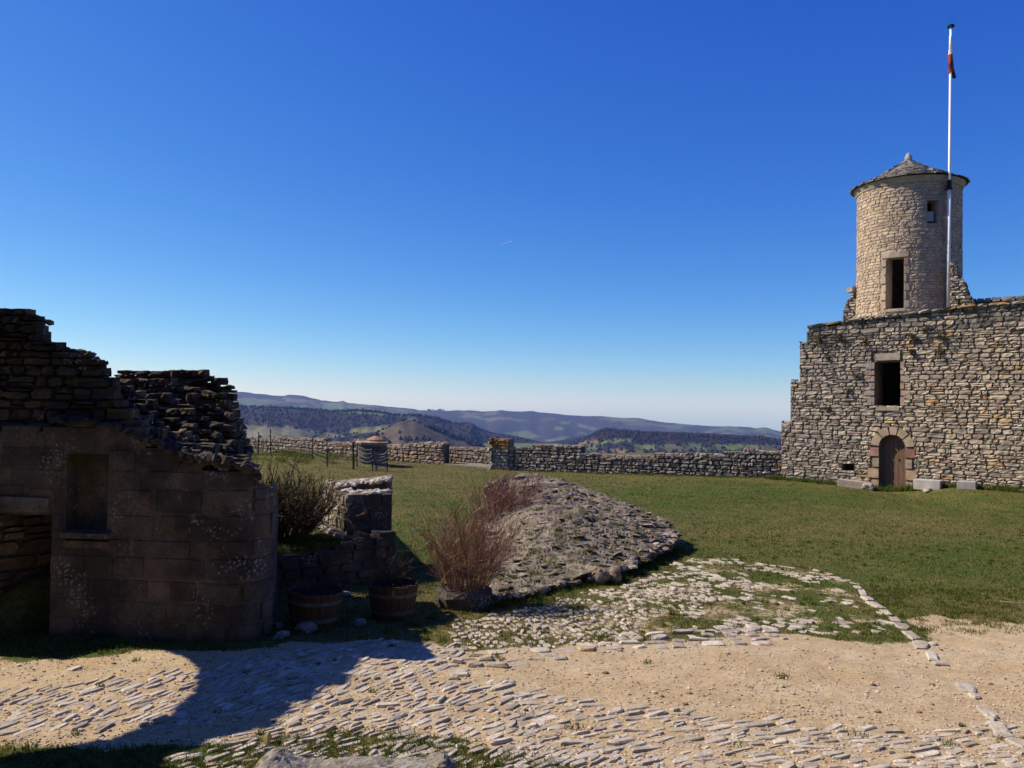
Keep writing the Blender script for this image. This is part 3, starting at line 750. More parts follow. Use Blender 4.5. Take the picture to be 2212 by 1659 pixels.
block(mb, L0, L0.uv(-90, 1090)[0], L0.uv(119, 1090)[0], DL[3] + .004, DL[3] + .27, -.4, .03, (.17, .145, .125))
mb.build('door_lintel', M_ruin, rw)
mb = MB(); e0, e1_ = L0.uv(133, 1150), L0.uv(250, 1166)
block(mb, L0, e0[0], e1_[0], e1_[1], e0[1] + .03, -.2, .10, (.20, .145, .10)); block(mb, L0, e0[0] + .03, e1_[0] - .02, e1_[1] - .14, e1_[1] - .005, -.2, .06, (.20, .15, .11))
mb.build('niche_ledge', M_ruin, rw)
# wall seen inside the doorway
LB = Plane(L0.map(DL[2] - .85, 0, -.3)[:2], L0.map(DL[2] - .12, 0, -1.35)[:2] - L0.map(DL[2] - .85, 0, -.3)[:2])
mb = MB(); al = lambda u, v: np.ones(np.shape(u), bool)
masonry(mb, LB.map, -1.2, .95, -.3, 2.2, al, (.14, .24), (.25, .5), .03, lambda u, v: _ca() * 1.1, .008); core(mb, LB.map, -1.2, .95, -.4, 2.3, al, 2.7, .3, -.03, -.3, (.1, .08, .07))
mb.build('passage_wall', M_ruin, rw)
# rubble core rising behind in set-back layers
def rubble_layer(w, prof, v0, name, ch=(.10, .2), sl=(.16, .5), jag=.10, th=.9):
    P = L0.off(w); u, v = P.prof(prof)
    f = lambda U, V: (U > u[0]) & (U < u[-1] - .15 * (vnoise(np.asarray(V) * 5, 0, 77) - .2)) & (V < np.interp(U, u, v) + jag * (vnoise(U * 6, V * 5, 41) - .5))
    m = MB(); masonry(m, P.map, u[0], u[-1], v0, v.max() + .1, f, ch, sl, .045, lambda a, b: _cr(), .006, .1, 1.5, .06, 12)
    m2 = lambda U, V, W: P.map(U + W * .42, V, W)
    core(m, m2, u[0], u[-1], v0 - .3, v.max(), lambda a, b: f(a + .14, b + .1) & f(a, b + .1), .1, .05, -.04, -th, (.09, .08, .07))
    a = u[0]
    while a < u[-1] - .2:       # loose cap stones
        l = R.uniform(.10, .32); z = min(np.interp(a + .02, u, v), np.interp(a + l, u, v))
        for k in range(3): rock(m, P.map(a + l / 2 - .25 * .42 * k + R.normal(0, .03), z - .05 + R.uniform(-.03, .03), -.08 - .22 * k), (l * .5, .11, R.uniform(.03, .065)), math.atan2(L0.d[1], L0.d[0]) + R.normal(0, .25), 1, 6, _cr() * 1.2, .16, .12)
        a += l
    return m.build(name, M_ruin, rw)
TOPL = [(-200, 672), (0, 667), (50, 671), (88, 682), (90, 720), (103, 738), (130, 750), (160, 754), (196, 762), (206, 772), (222, 782), (240, 806)]
rubble_layer(-.12, TOPL + [(262, 860), (300, 905), (350, 938), (430, 968), (500, 992), (545, 1006), (560, 1012)], 2.66, 'rubble_core', jag=.05, th=.6)
rubble_layer(-.75, [(x, y + 3) for x, y in TOPL[:-2]], 2.6, 'rubble_core', jag=.05)
TOPR = [(225, 850), (243, 812), (256, 802), (280, 800), (320, 803), (345, 796), (405, 799), (440, 806), (472, 810), (500, 826), (511, 852), (514, 880), (524, 915), (533, 948)]
LOWR = [(225, 900), (243, 875), (300, 905), (350, 938), (430, 968), (500, 992), (552, 1006)]
for k in range(6):
    t = ((k + 1) / 7) ** 1.5; xs_ = np.linspace(228, 548 - 14 * t, 16); lo_ = np.interp(xs_, *zip(*LOWR)); hi_ = np.interp(xs_, *zip(*TOPR))
    rubble_layer(-.32 - .30 * k, [(x, y) for x, y in zip(xs_, lo_ + (hi_ - lo_) * t)], 2.1, 'rubble_core', (.09, .18), (.14, .42), .14, .5)
rubble_layer(-2.2, TOPR, 2.0, 'rubble_core', (.10, .19), (.15, .5), .08)
m = MB()
for i in range(190):
    t = R.random(); u = L0.uv(100 + 440 * t, 1000)[0]; w = -R.uniform(.0, .2)
    if w < -.4: t *= .8; u = L0.uv(100 + 440 * t, 1000)[0]
    z = np.interp(u, lu, lv) + .02
    if w < -.12:
        continue
        P = L0.off(-.4); z = max(z, P.uv(100 + 440 * t, np.interp(100 + 440 * t, [0, 60, 130, 240, 350, 430, 500, 530, 552], [745, 790, 838, 858, 885, 905, 935, 962, 985]))[1] - .05)
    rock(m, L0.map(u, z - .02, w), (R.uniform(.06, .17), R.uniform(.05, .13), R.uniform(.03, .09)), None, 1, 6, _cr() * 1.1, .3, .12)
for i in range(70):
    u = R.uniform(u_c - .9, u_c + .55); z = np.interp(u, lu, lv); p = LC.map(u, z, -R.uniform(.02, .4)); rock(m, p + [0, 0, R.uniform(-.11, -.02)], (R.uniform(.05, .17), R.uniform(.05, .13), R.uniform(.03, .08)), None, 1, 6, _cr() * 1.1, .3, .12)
m.build('loose_rubble', M_ruin, rw)
# ruined gateway just outside the left edge: the path runs through it, its shadow crosses the cobbles
GW = Plane((-7.9, 0), (0, 1))
hu = [7.55, 7.7, 7.96, 8.53, 9.04, 9.65, 10.4, 11.08, 11.5, 11.72]; hv = [0, 2.15, 2.86, 3.46, 4.16, 4.43, 4.43, 4.24, 3.87, 3.44]
ou = [4.0, 6.0, 8.59, 9.3, 9.8, 10.8, 11.36, 11.7]; ov = [4.2, 4.3, 4.34, 4.73, 5.05, 5.33, 5.48, 5.48]
def g_keep(u, v):
    u = np.asarray(u, float)
    hole = (u > hu[0]) & (u < 11.72) & (v < np.interp(u, hu, hv))
    return (u < 12.12) & (v < np.interp(u, ou, ov) + .22 * (vnoise(u * 4.5, 0, 6) - .5) + .1 * (vnoise(u * 11, 0, 7) - .5)) & ~hole
gt = thing('ruined_gateway', (-7.85, 8, 0), 'ruined stone gateway arch where the cobbled path leaves beside the dark ruined wall', 'gateway')
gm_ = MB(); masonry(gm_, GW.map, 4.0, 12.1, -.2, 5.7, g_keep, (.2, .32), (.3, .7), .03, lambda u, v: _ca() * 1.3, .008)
gm_.build('stonework', M_ruin, gt); gm_ = MB()
core(gm_, GW.map, 4.0, 12.12, -.3, 5.7, g_keep, .05, .04, -.03, -.55, (.15, .12, .1))
gm_.build('wall_core', M_ruin, gt)

# ================================================================== low terrace wall and pillar stump
LW = Plane((-4.5, 13.8), (1.0, .8))
lwu, lwv = LW.prof([(560, 1206), (584, 1204), (660, 1203), (700, 1195), (744, 1178), (800, 1158), (852, 1150)])
m = MB(); f = lambda u, v: (u > lwu[0]) & (u < lwu[-1]) & (v < np.interp(u, lwu, lwv) + .05 * (vnoise(u * 4, 0, 2) - .5))
masonry(m, LW.map, lwu[0], lwu[-1], -.15, 1.1, f, (.16, .27), (.28, .6), .025, lambda u, v: _ca() * .95, .008, .08, 1.1)
core(m, LW.map, lwu[0], lwu[-1], -.3, 1.1, f, .08, .08, -.02, -.5, (.1, .085, .07))
tag(m.build('terrace_wall', M_ruin), 'low dark stone wall below the leafy shrub linking ruin and pillar stump', 'low wall')
A = at(749, 1145, 15.85); B = at(843, 1145, 16.05); Cc = at(843, 1145, 17.35); Dd = at(699, 1130, 17.15)
top_n, top_f = at(800, 1066, 16.0)[2], at(800, 1029, 17.0)[2]
pt = thing('pillar_stump', (*((A + Cc) / 2)[:2], .7), 'broken stone pillar stump with pale lit top beside the leafy shrub', 'pillar')
def quadwall(mb, p, q, z0, z1a, z1b, keepf=None, **k):
    P = Plane(p[:2], (q - p)[:2]); L = np.linalg.norm((q - p)[:2])
    masonry(mb, P.map, 0, L, z0, max(z1a, z1b), lambda u, v: (u > 0) & (u < L) & (v < z1a + (z1b - z1a) * np.asarray(u) / L), **k)
m = MB(); mid = (A + Dd) / 2; midr = (B + Cc) / 2
pk = dict(ch=(.24, .33), sl=(.3, .6), proud=.02, gap=.006, colf=lambda u, v: pal([(.27, .23, .185), (.3, .25, .2), (.24, .2, .165)], None, .1)())
quadwall(m, A, B, .2, top_n, top_n, **pk)
pk2 = dict(pk, colf=lambda u, v: pal([(.42, .34, .25), (.38, .31, .24), (.44, .36, .27)], None, .1)(), ch=(.16, .3), sl=(.18, .45), proud=.03, rough=1.4)  # sunny left face gets a paler palette, sunlight put into the colour
quadwall(m, Dd, A, .2, top_f - .12, top_n - .02, **pk2)
quadwall(m, B, Cc, .2, top_n, top_f, **pk)
m.prism([p[:2] * 1. for p in (A, B, midr, mid)], .1, [top_n - .02, top_n - .02, top_n + .02, top_n], (.25, .21, .17))
m.prism([p[:2] * 1. for p in (mid + [.0, .004, 0], midr + [-.02, .004, 0], Cc, Dd)], .1, [top_f - .2, top_f - .03, top_f, top_f - .14], (.25, .21, .17))
m.build('masonry', M_ruin, pt)
m = MB()      # pale lichen-covered broken top
for i in range(75):
    a, b = R.uniform(.06, .94), R.uniform(.05, .97)
    base = (A * (1 - a) + B * a) * (1 - b) + (Dd * (1 - a) + Cc * a) * b
    z = top_n if b < .45 else top_f - .16 * (1 - a) - .03
    rock(m, (base[0], base[1], z), (R.uniform(.05, .15), R.uniform(.05, .12), R.uniform(.03, .075)), None, 1, 6, pal([(.46, .40, .34), (.40, .35, .30), (.5, .44, .38), (.2, .17, .05)], [3, 3, 2, .7])(), .12)
m.build('broken_top', M_rock, pt)
m = MB()
for (a, b, z0, z1, pr) in ((-.05, 1.05, .52, .74, .1), (-.08, 1.1, .28, .515, .16)):
    P = Plane((A - (B - A) * .05)[:2], (B - A)[:2]); L = np.linalg.norm((B - A)[:2]); u = a * L
    while u < b * L:
        l = R.uniform(.3, .55); block(m, P, u, min(u + l, b * L), z0, z1, -.3, pr, _ca()); u += l
for i in range(7):
    t = i / 6; p = A * (1 - t) + Dd * t; rock(m, (p[0] - .12 - .1 * t, p[1], .74 + .02), (.16, .14, .09), None, 2, 9, (.44, .38, .32), .1)
m.build('plinth', M_ruin, pt)

# ================================================================== fallen curved masonry in the middle
BK = [(1046, 1054, 21.2), (1060, 1040, 21.9), (1095, 1028, 22.8), (1135, 1022, 23.4), (1200, 1031, 23.4), (1300, 1066, 22.6), (1380, 1099, 21.4), (1440, 1129, 20.2), (1463, 1156, 19.3)]
FR = [(1052, 1290, 13.7), (1100, 1284, 13.9), (1160, 1272, 14.3), (1230, 1252, 15.0), (1285, 1237, 15.4), (1318, 1236, 15.5), (1385, 1201, 17.0), (1440, 1173, 18.3), (1463, 1156, 19.25)]
def resample(P, n):
    A_ = np.array([at(*p) for p in P]); s = np.concatenate([[0], np.cumsum(np.linalg.norm(np.diff(A_[:, :2], axis=0), axis=1))]); s /= s[-1]
    t = np.linspace(0, 1, n); return np.stack([np.interp(t, s, A_[:, k]) for k in range(3)], -1)
NT_, NS_ = 150, 130
bk, fr = resample(BK, NT_), resample(FR, NT_)
tt_ = np.linspace(0, 1, NT_)[:, None]; ss_ = np.linspace(0, 1, NS_)[None, :]
pw = .10 + .95 * sstep(.06, .34, tt_)
XY = bk[:, None, :2] * (1 - ss_)[..., None] + fr[:, None, :2] * ss_[..., None]
ZZ = bk[:, 2][:, None] + (fr[:, 2] - bk[:, 2])[:, None] * ss_ ** pw
xx, yy = XY[..., 0], XY[..., 1]
def mass_noise(x, y):
    n1 = fbm(x * 1.4, y * 2.2, 51, 3) - .5; n2 = fbm(x * 5, y * 9, 52, 4) - .5
    n3 = fbm(x * 2.6 + y * .6, y * 5.5, 53, 4) - .5
    z = .22 * n1 + .08 * n2 + .17 * n3
    return np.round(z / .05) * .05 * .72 + z * .28
edge = np.minimum(np.minimum(ss_, 1 - ss_) * 8, 1) * np.minimum(np.minimum(tt_ + .1, 1 - tt_) * 10, 1)
ZZ = np.maximum(ZZ + mass_noise(xx, yy) * (.35 + .65 * edge), ground(xx, yy) + .03)
m = MB(); idx = np.arange(NT_ * NS_).reshape(NT_, NS_)
colr = np.stack([.235 + 0 * xx, .195 + 0 * xx, .155 + 0 * xx], -1) * (.6 + .8 * fbm(xx * 6, yy * 10, 61, 4))[..., None]
m.add(np.stack([xx, yy, ZZ], -1).reshape(-1, 3), np.stack([idx[:-1, :-1], idx[:-1, 1:], idx[1:, 1:], idx[1:, :-1]], -1).reshape(-1, 4), col=colr.reshape(-1, 3))
loop = np.concatenate([idx[:, 0], idx[-1, 1:], idx[::-1, -1][1:], idx[0, ::-1][1:-1]])
lp = np.stack([xx, yy, ZZ], -1).reshape(-1, 3)[loop]; cen = np.array([1.2, 18.5]); nl = len(loop)
rings = [lp]
for k, (dz, pull) in enumerate(((.3, .035), (.65, .06), (1., .04))):
    g = ground(lp[:, 0], lp[:, 1]) - .12; q = lp.copy()
    q[:, :2] += (cen - lp[:, :2]) * pull * (.4 + 1.2 * vnoise(np.arange(nl) * .35, k, 9))[:, None]; q[:, 2] = lp[:, 2] * (1 - dz) + g * dz; rings.append(q)
vv = np.concatenate(rings); q = [[a * nl + i, a * nl + (i + 1) % nl, (a + 1) * nl + (i + 1) % nl, (a + 1) * nl + i] for a in range(3) for i in range(nl)]
m.add(vv, q, col=(.22, .18, .15))
mass = thing('masonry_mound', (1.2, 18.5, 0), 'low curved mound of lichen covered fallen masonry on the grass', 'stone mound')
m.build('rubble_body', M_mound, mass)
m = MB()       # slabs bedded in its surface
for i in range(1700):
    a, b = int(R.integers(2, NT_ - 2)), int(R.integers(1, NS_ - 1)); p = np.array([xx[a, b], yy[a, b], ZZ[a, b]])
    sz = R.uniform(.02, .075) * (2.2 if R.random() < .08 else 1)
    c = pal([(.25, .205, .165), (.18, .15, .12), (.40, .34, .28), (.11, .093, .075)], [4, 3, 1.7, 2], .18)()
    rock(m, p + [0, 0, R.uniform(-.02, .004)], (sz * 1.6, sz * 1., sz * R.uniform(.2, .5) / (1 + 6 * sz)), R.normal(.15, .7), 1, 6, c, .16, .12)
for i in range(110):     # ragged outer edge
    t = R.random(); a = int(t * (NT_ - 1)); p = fr[a] * 1.; e = R.random()
    rock(m, (p[0] + R.normal(0, .04), p[1] + R.normal(0, .05), p[2] * R.uniform(.5, 1.0)), (R.uniform(.06, .2), R.uniform(.06, .14), R.uniform(.03, .075)), None, 1, 6, pal([(.26, .215, .17), (.2, .17, .14), (.33, .28, .23)])(), .2, .12)
for i in range(40):
    a = int(R.integers(0, NT_)); p = bk[a]; rock(m, p - [0, -.03, .05], (R.uniform(.08, .2), R.uniform(.06, .14), R.uniform(.03, .06)), None, 1, 6, pal([(.36, .31, .26), (.28, .24, .2)])(), .2, .12)
p = gp(1308, 1268); rock(m, (p[0] - .1, p[1] + .3, .17), (.22, .17, .18), .3, 3, 7, (.34, .26, .20), .2); rock(m, (p[0] + .22, p[1] + .36, .15), (.13, .13, .15), .9, 3, 7, (.30, .23, .17), .2)
m.build('bedded_slabs', M_mound, mass)

# ================================================================== planters with shrubs
M_wood = plain_mat('weathered oak staves', (.085, .055, .036), .9, .5, 5, .6, stretch=(14, 14, 1.2))
M_hoop = plain_mat('galvanised hoop', (.12, .115, .11), .7, .35, 12, .1, .2)
M_soil = plain_mat('dark soil', (.03, .024, .018), .95, .4, 20, .8)
M_soil.node_tree.nodes['Principled BSDF'].inputs['Specular IOR Level'].default_value = 0
def planter(px, py, rb, h, label, tilt=(0, 0)):
    g = gp(px, py + 0); t = thing('barrel_planter', tuple(g), label, 'planter', 'half barrel planters by the low wall')
    ns = 22
    def prof(z): return rb * (.80 + .20 * (z / h) ** .8)
    def tr(P):
        P = np.asarray(P, float); return P + np.stack([P[:, 2] * tilt[0], P[:, 2] * tilt[1], P[:, 0] * -tilt[0] + P[:, 1] * -tilt[1]], -1) + g
    m = MB()
    for i in range(ns):
        a0, a1 = 2 * math.pi * (i + .04) / ns, 2 * math.pi * (i + .96) / ns; top = h * R.uniform(.96, 1.02); zs = np.linspace(-.03, top, 6)
        V = []
        for z in zs:
            r = prof(max(z, 0))
            for rr_, a in ((r, a0), (r, a1), (r - .028, a1), (r - .028, a0)): V.append([rr_ * math.cos(a), rr_ * math.sin(a), z])
        q = [[k * 4 + s_, k * 4 + (s_ + 1) % 4, (k + 1) * 4 + (s_ + 1) % 4, (k + 1) * 4 + s_] for k in range(5) for s_ in range(4)] + [[20, 21, 22, 23]]
        m.add(tr(V), q)
    m.build('staves', M_wood, t)
    for zc in (.16, .66):
        m = MB(); V = []; k = 40
        for z, o in ((zc * h, .004), (zc * h + .055, .004), (zc * h + .055, -.01), (zc * h, -.01)):
            for i in range(k): a = 2 * math.pi * i / k; r = prof(z) + o; V.append([r * math.cos(a), r * math.sin(a), z])
        m.add(tr(V), [[s_ * k + i, s_ * k + (i + 1) % k, ((s_ + 1) % 4) * k + (i + 1) % k, ((s_ + 1) % 4) * k + i] for s_ in range(4) for i in range(k)])
        m.build('hoop', M_hoop, t)
    m = MB(); V = [[0, 0, h * .9]]; k = 20
    for r in (.5, .95):
        for i in range(k): a = 2 * math.pi * i / k; V.append([prof(h) * r * math.cos(a), prof(h) * r * math.sin(a), h * (.86 + R.uniform(0, .06))])
    m.add(tr(V), [[1 + i, 1 + (i + 1) % k, 1 + k + (i + 1) % k, 1 + k + i] for i in range(k)], [[0, 1 + i, 1 + (i + 1) % k] for i in range(k)]); m.build('soil', M_soil, t)
    return g
g1 = planter(677, 1346, .42, .52, 'half barrel planter with two pale hoops nearest the dark ruined wall', (.05, 0))
g2 = planter(848, 1331, .40, .54, 'half barrel planter holding thin dark twigs, second from the ruined wall')
TW_D = [(.05, .035, .03), (.07, .05, .04)]
tag(shrub(g2 + [0, 0, .46], .22, .75, .5, 45, TW_D, .005, 6).build('bare_shrub', M_twig), 'thin dark bare twigs growing in the second barrel planter', 'shrub')
tag(shrub(g1 + [0, 0, .46], .25, .32, .7, 25, TW_D, .004, 5).build('bare_shrub', M_twig), 'short dark bare twigs growing in the barrel planter nearest the ruined wall', 'shrub')
g3 = gp(1003, 1306); m = MB()
m.lathe(g3, [(.44, -.05), (.47, .08), (.48, .2), (.46, .27), (.42, .29), (.38, .25), (.05, .24)], 26, (.10, .085, .075)); V = m.v[0]; m.v[0] = V + R.normal(0, .012, V.shape)
tag(m.build('stone_planter', M_ruin), 'dark round stone planter at the foot of the tall reddish bare shrub', 'planter')
RED = [(.27, .14, .11), (.32, .18, .13), (.22, .12, .085), (.40, .28, .20), (.27, .10, .10), (.36, .25, .14)]
tag(shrub(g3 + [0, 0, .22], .34, 1.62, .55, 130, RED, .0065, 16).build('bare_shrub', M_twig), 'tall reddish bare shrub growing from the round stone planter in front of the mound', 'shrub')
b3 = at(1096, 1148, 20.9); b3[2] = .15
tag(shrub(b3, .62, 1.6, .3, 150, RED, .0075, 12).build('bare_shrub', M_twig), 'reddish bare shrub growing against the hollow back of the stone mound', 'shrub')
lm = MB(); bs = gp(640, 1172); bs = np.array([-4.35, 15.3, .74])
LEAFC = [(.10, .085, .025), (.075, .08, .022), (.13, .07, .03), (.16, .06, .035), (.09, .1, .03)]
lt = thing('leafy_shrub', tuple(bs), 'dense dark shrub with small leaves on the grass terrace beside the ruined wall', 'shrub')
shrub(bs, .45, 1.5, .95, 210, [(.075, .055, .038), (.10, .07, .045), (.06, .045, .03), (.16, .11, .07)], .013, 10, 2, LEAFC, lm, (.10, 0)).build('stems', M_twig, lt)
lm.build('leaves', M_leaf, lt)

# ================================================================== well, fences
wc = gp(803, 1001); M_rust = stone_mat('rusty lid stone', orange=1.2, lich=.4)
wl = thing('well', tuple(wc), 'round stone well with an orange lichened cap behind wire fence posts', 'well')
m = MB(); sc = wc[1] * 63 / F / 2; hw = 1.02
CW = type('CW', (), {'map': staticmethod(lambda u, v, w: np.stack([wc[0] + (sc + w) * np.cos(np.asarray(u) / sc) + 0 * (v + w), wc[1] + (sc + w) * np.sin(np.asarray(u) / sc) + 0 * (v + w), v + wc[2] + 0 * (np.asarray(u) + w)], -1))})
masonry(m, CW.map, 0, 2 * math.pi * sc, -.1, hw, lambda u, v: v < hw, (.3, .36), (.5, .8), .012, lambda u, v: _cf() * .42, .006)  # drum stones darkened to stand in for the shade on the drum
m.lathe(wc, [(sc - .02, -.1), (sc - .02, hw), (.1, hw)], 30, (.2, .18, .16)); m.build('drum', M_rampart, wl)
m = MB(); m.lathe(wc, [(sc - .05, hw + .004), (sc + .10, hw + .004), (sc + .12, hw + .1), (sc + .04, hw + .14), (.2, hw + .16)], 12, (.33, .29, .25)); m.build('rim', M_rust, wl)
m = MB(); m.lathe(wc + [.2, 0, 0], [(.1, hw + .15), (.50, hw + .15), (.52, hw + .22), (.40, hw + .30), (.14, hw + .40), (.01, hw + .42)], 12, (.30, .2, .12)); m.build('cap', M_rust, wl)
M_post = plain_mat('dark iron posts', (.025, .028, .024), .6)
M_wire = plain_mat('fence wire', (.24, .24, .23), .5, .1)
fc = thing('wire_fence', tuple(gp(764, 1014)), 'wire fence on thin dark posts climbing the mound and ringing the well', 'fence')
PO = [(558, 933, None), (585, 927, None), (674.4, 944, 993), (707, 950, 1008), (764, 955, 1014), (771, 957, 1009), (804.5, 967, 1016), (818, 973, 1017), (837, 971, 1018)]
tops = []; feet = []
for i, (x, yt, yb) in enumerate(PO):
    if yb is None: ft = np.array([*at(x, 975, 44.5)[:2], 0]); ft[2] = ground(ft[0], ft[1])
    else: ft = gp(x, yb)
    tp_ = at(x, yt, ft[1]); tp_[0] += (R.uniform(-.03, .03) if i != 7 else -.35)
    m = MB(); r = .032 if i != 4 else .055
    m.tube([ft - [0, 0, .2], tp_], [r, r * .9], 6); m.build('post', M_post, fc); tops.append(tp_); feet.append(ft)
m = MB()
for a, b, n_, sag in ((0, 1, 5, .05), (1, 2, 5, .05), (2, 3, 6, .04), (3, 4, 6, .05), (5, 6, 5, .32), (6, 7, 5, .35), (7, 8, 6, .4), (6, 8, 6, .45)):
    for k in range(n_):
        f = .96 - .85 * k / n_
        p, q = feet[a] + (tops[a] - feet[a]) * f, feet[b] + (tops[b] - feet[b]) * (f - R.uniform(0, .04))
        m.tube([p + (q - p) * t + np.array([R.normal(0, .02) * sag * 4, R.normal(0, .02), -sag * 4 * t * (1 - t) * .5 + R.normal(0, .012)]) for t in np.linspace(0, 1, 11)], (.007 if sag < .2 else .012), 3, cap=False)
m.build('wire', M_wire, fc)

# unseen front added behind the viewer to keep sky light off shaded faces
cf = thing('sky_blocker_facade', (0, -5, 0), 'unseen plain stone front added behind the viewpoint to block sky light', 'castle')
PF = Plane((26, -5.0), (-1, 0)); fo = lambda u, v: ~((np.abs((np.asarray(u) % 5.2) - 2.6) < .6) & (np.abs((v % 4.6) - 2.6) < .95))
m = MB(); core(m, PF.map, 0, 52, -.5, 20, fo, .25, .2, 0, -1.2, (.15, .125, .10)); PW = Plane((-15, -5), (0, 1)); core(m, PW.map, 0, 9, -.5, 18, fo, .25, .2, 0, -1.2, (.15, .125, .10)); m.build('wall', M_dressed, cf)
m = MB(); core(m, PF.map, 0.3, 51.7, -.4, 19.6, lambda u, v: np.ones(len(u), bool), 20, 51.4, -.9, -1.1, (.03, .03, .03)); core(m, PW.map, .3, 8.6, -.4, 17.6, lambda u, v: np.ones(len(u), bool), 18, 8.3, -.9, -1.1, (.03, .03, .03)); m.build('blocker_backing', M_black, cf)

# ================================================================== paving: cobbles, rim stones, kerb
def gdir(a, b): p, q = gp(*a), gp(*b); return math.atan2(q[1] - p[1], q[0] - p[0])
A1 = gdir((100, 1530), (160, 1508)); A2 = gdir((1300, 1602), (1360, 1590)); A3 = gdir((1289, 1337), (1320, 1357)); A4 = gdir((1600, 1290), (1640, 1300)); A5 = gdir((1800, 1600), (1880, 1592))
_cc = pal([(.46, .405, .33), (.41, .36, .295), (.51, .455, .38), (.36, .31, .245), (.41, .32, .215)], [4, 4, 3, 2, .5], .08)
def cobble(mb, f, hl, hw, proud, col):
    k = 9; a = np.arange(k) * 2 * np.pi / k + R.uniform(0, .7)
    ca, sa = np.cos(a), np.sin(a); e = .55
    q = R.uniform(.72, 1.08, k)
    U = np.sign(ca) * np.abs(ca) ** e * hl * q; V = np.sign(sa) * np.abs(sa) ** e * hw * q + U * R.normal(0, .08)
    tu, tv = R.normal(0, .10), R.normal(0, .22)
    top = proud * (1 + tu * U / hl + tv * V / hw)
    ins = R.uniform(.70, .9)
    P = [f(U * 1.02, V * 1.02, np.full(k, -.06)), f(U, V, top * .45 - .004), f(U * ins, V * ins, top + R.normal(0, .12, k) * proud), f(np.array([0.]), np.array([0.]), np.array([proud * R.uniform(.95, 1.15)]))]
    t = [[2 * k + i, 2 * k + (i + 1) % k, 3 * k] for i in range(k)]
    qd = [[r_ * k + i, r_ * k + (i + 1) % k, (r_ + 1) * k + (i + 1) % k, (r_ + 1) * k + i] for r_ in range(2) for i in range(k)]
    mb.add(np.concatenate(P), qd, t, col)
def cobbles(mb, P, ang, ls, ws, dens, seed, proud=.016, prob=1., gap=.006, edge=.25):
    P = np.array(gpoly(P)) if not isinstance(P, np.ndarray) else P
    c = P.mean(0); ca, sa = math.cos(ang), math.sin(ang); L = (P - c) @ np.array([[ca, -sa], [sa, ca]])
    lo, hi = L.min(0), L.max(0); v = lo[1]
    while v < hi[1]:
        w = R.uniform(*ws); u = lo[0] - R.uniform(0, ls[0])
        while u < hi[0]:
            l = R.uniform(*ls) * (1 if R.random() > .08 else 1.5); uc, vc = u + l / 2, v + w / 2 + .05 * (float(vnoise(u * 1.5, v * .5, seed)) - .5)
            x, y = c[0] + ca * uc - sa * vc, c[1] + sa * uc + ca * vc; u += l + R.uniform(0, .03)
            sd = float(poly_sd(x, y, P)); nz = float(fbm(x * 1.1, y * 1.1, seed, 3)); n2 = float(vnoise(x * 3.7, y * 3.7, seed + 5))
            if sd < (nz - .5) * edge * 2 or R.random() > prob: continue
            if nz * .6 + n2 * .4 > dens: continue
            if R.random() < .25: k_ = R.uniform(.45, .85); l *= k_; w_ = w * R.uniform(.6, 1)
            else: w_ = w
            da = R.normal(0, .16); c2, s2 = math.cos(ang + da), math.sin(ang + da)
            z = float(ground(x, y)) + .005 + R.uniform(-.014, .008); tl = R.normal(0, .05)
            f = lambda U, V, W: np.stack([x + c2 * U - s2 * V, y + s2 * U + c2 * V, z + W + U * tl], -1)
            cobble(mb, f, l / 2 - gap * .6, w_ / 2 - gap * .4, proud * R.choice([R.uniform(.15, .5), R.uniform(.5, 1.2)], p=[.4, .6]), _cc())
        v += w + R.uniform(0, .02)
def paving(name, parts):
    m = MB()
    for k in parts: cobbles(m, *k)
    return tag(m.build(name, M_cobble), kind='structure')
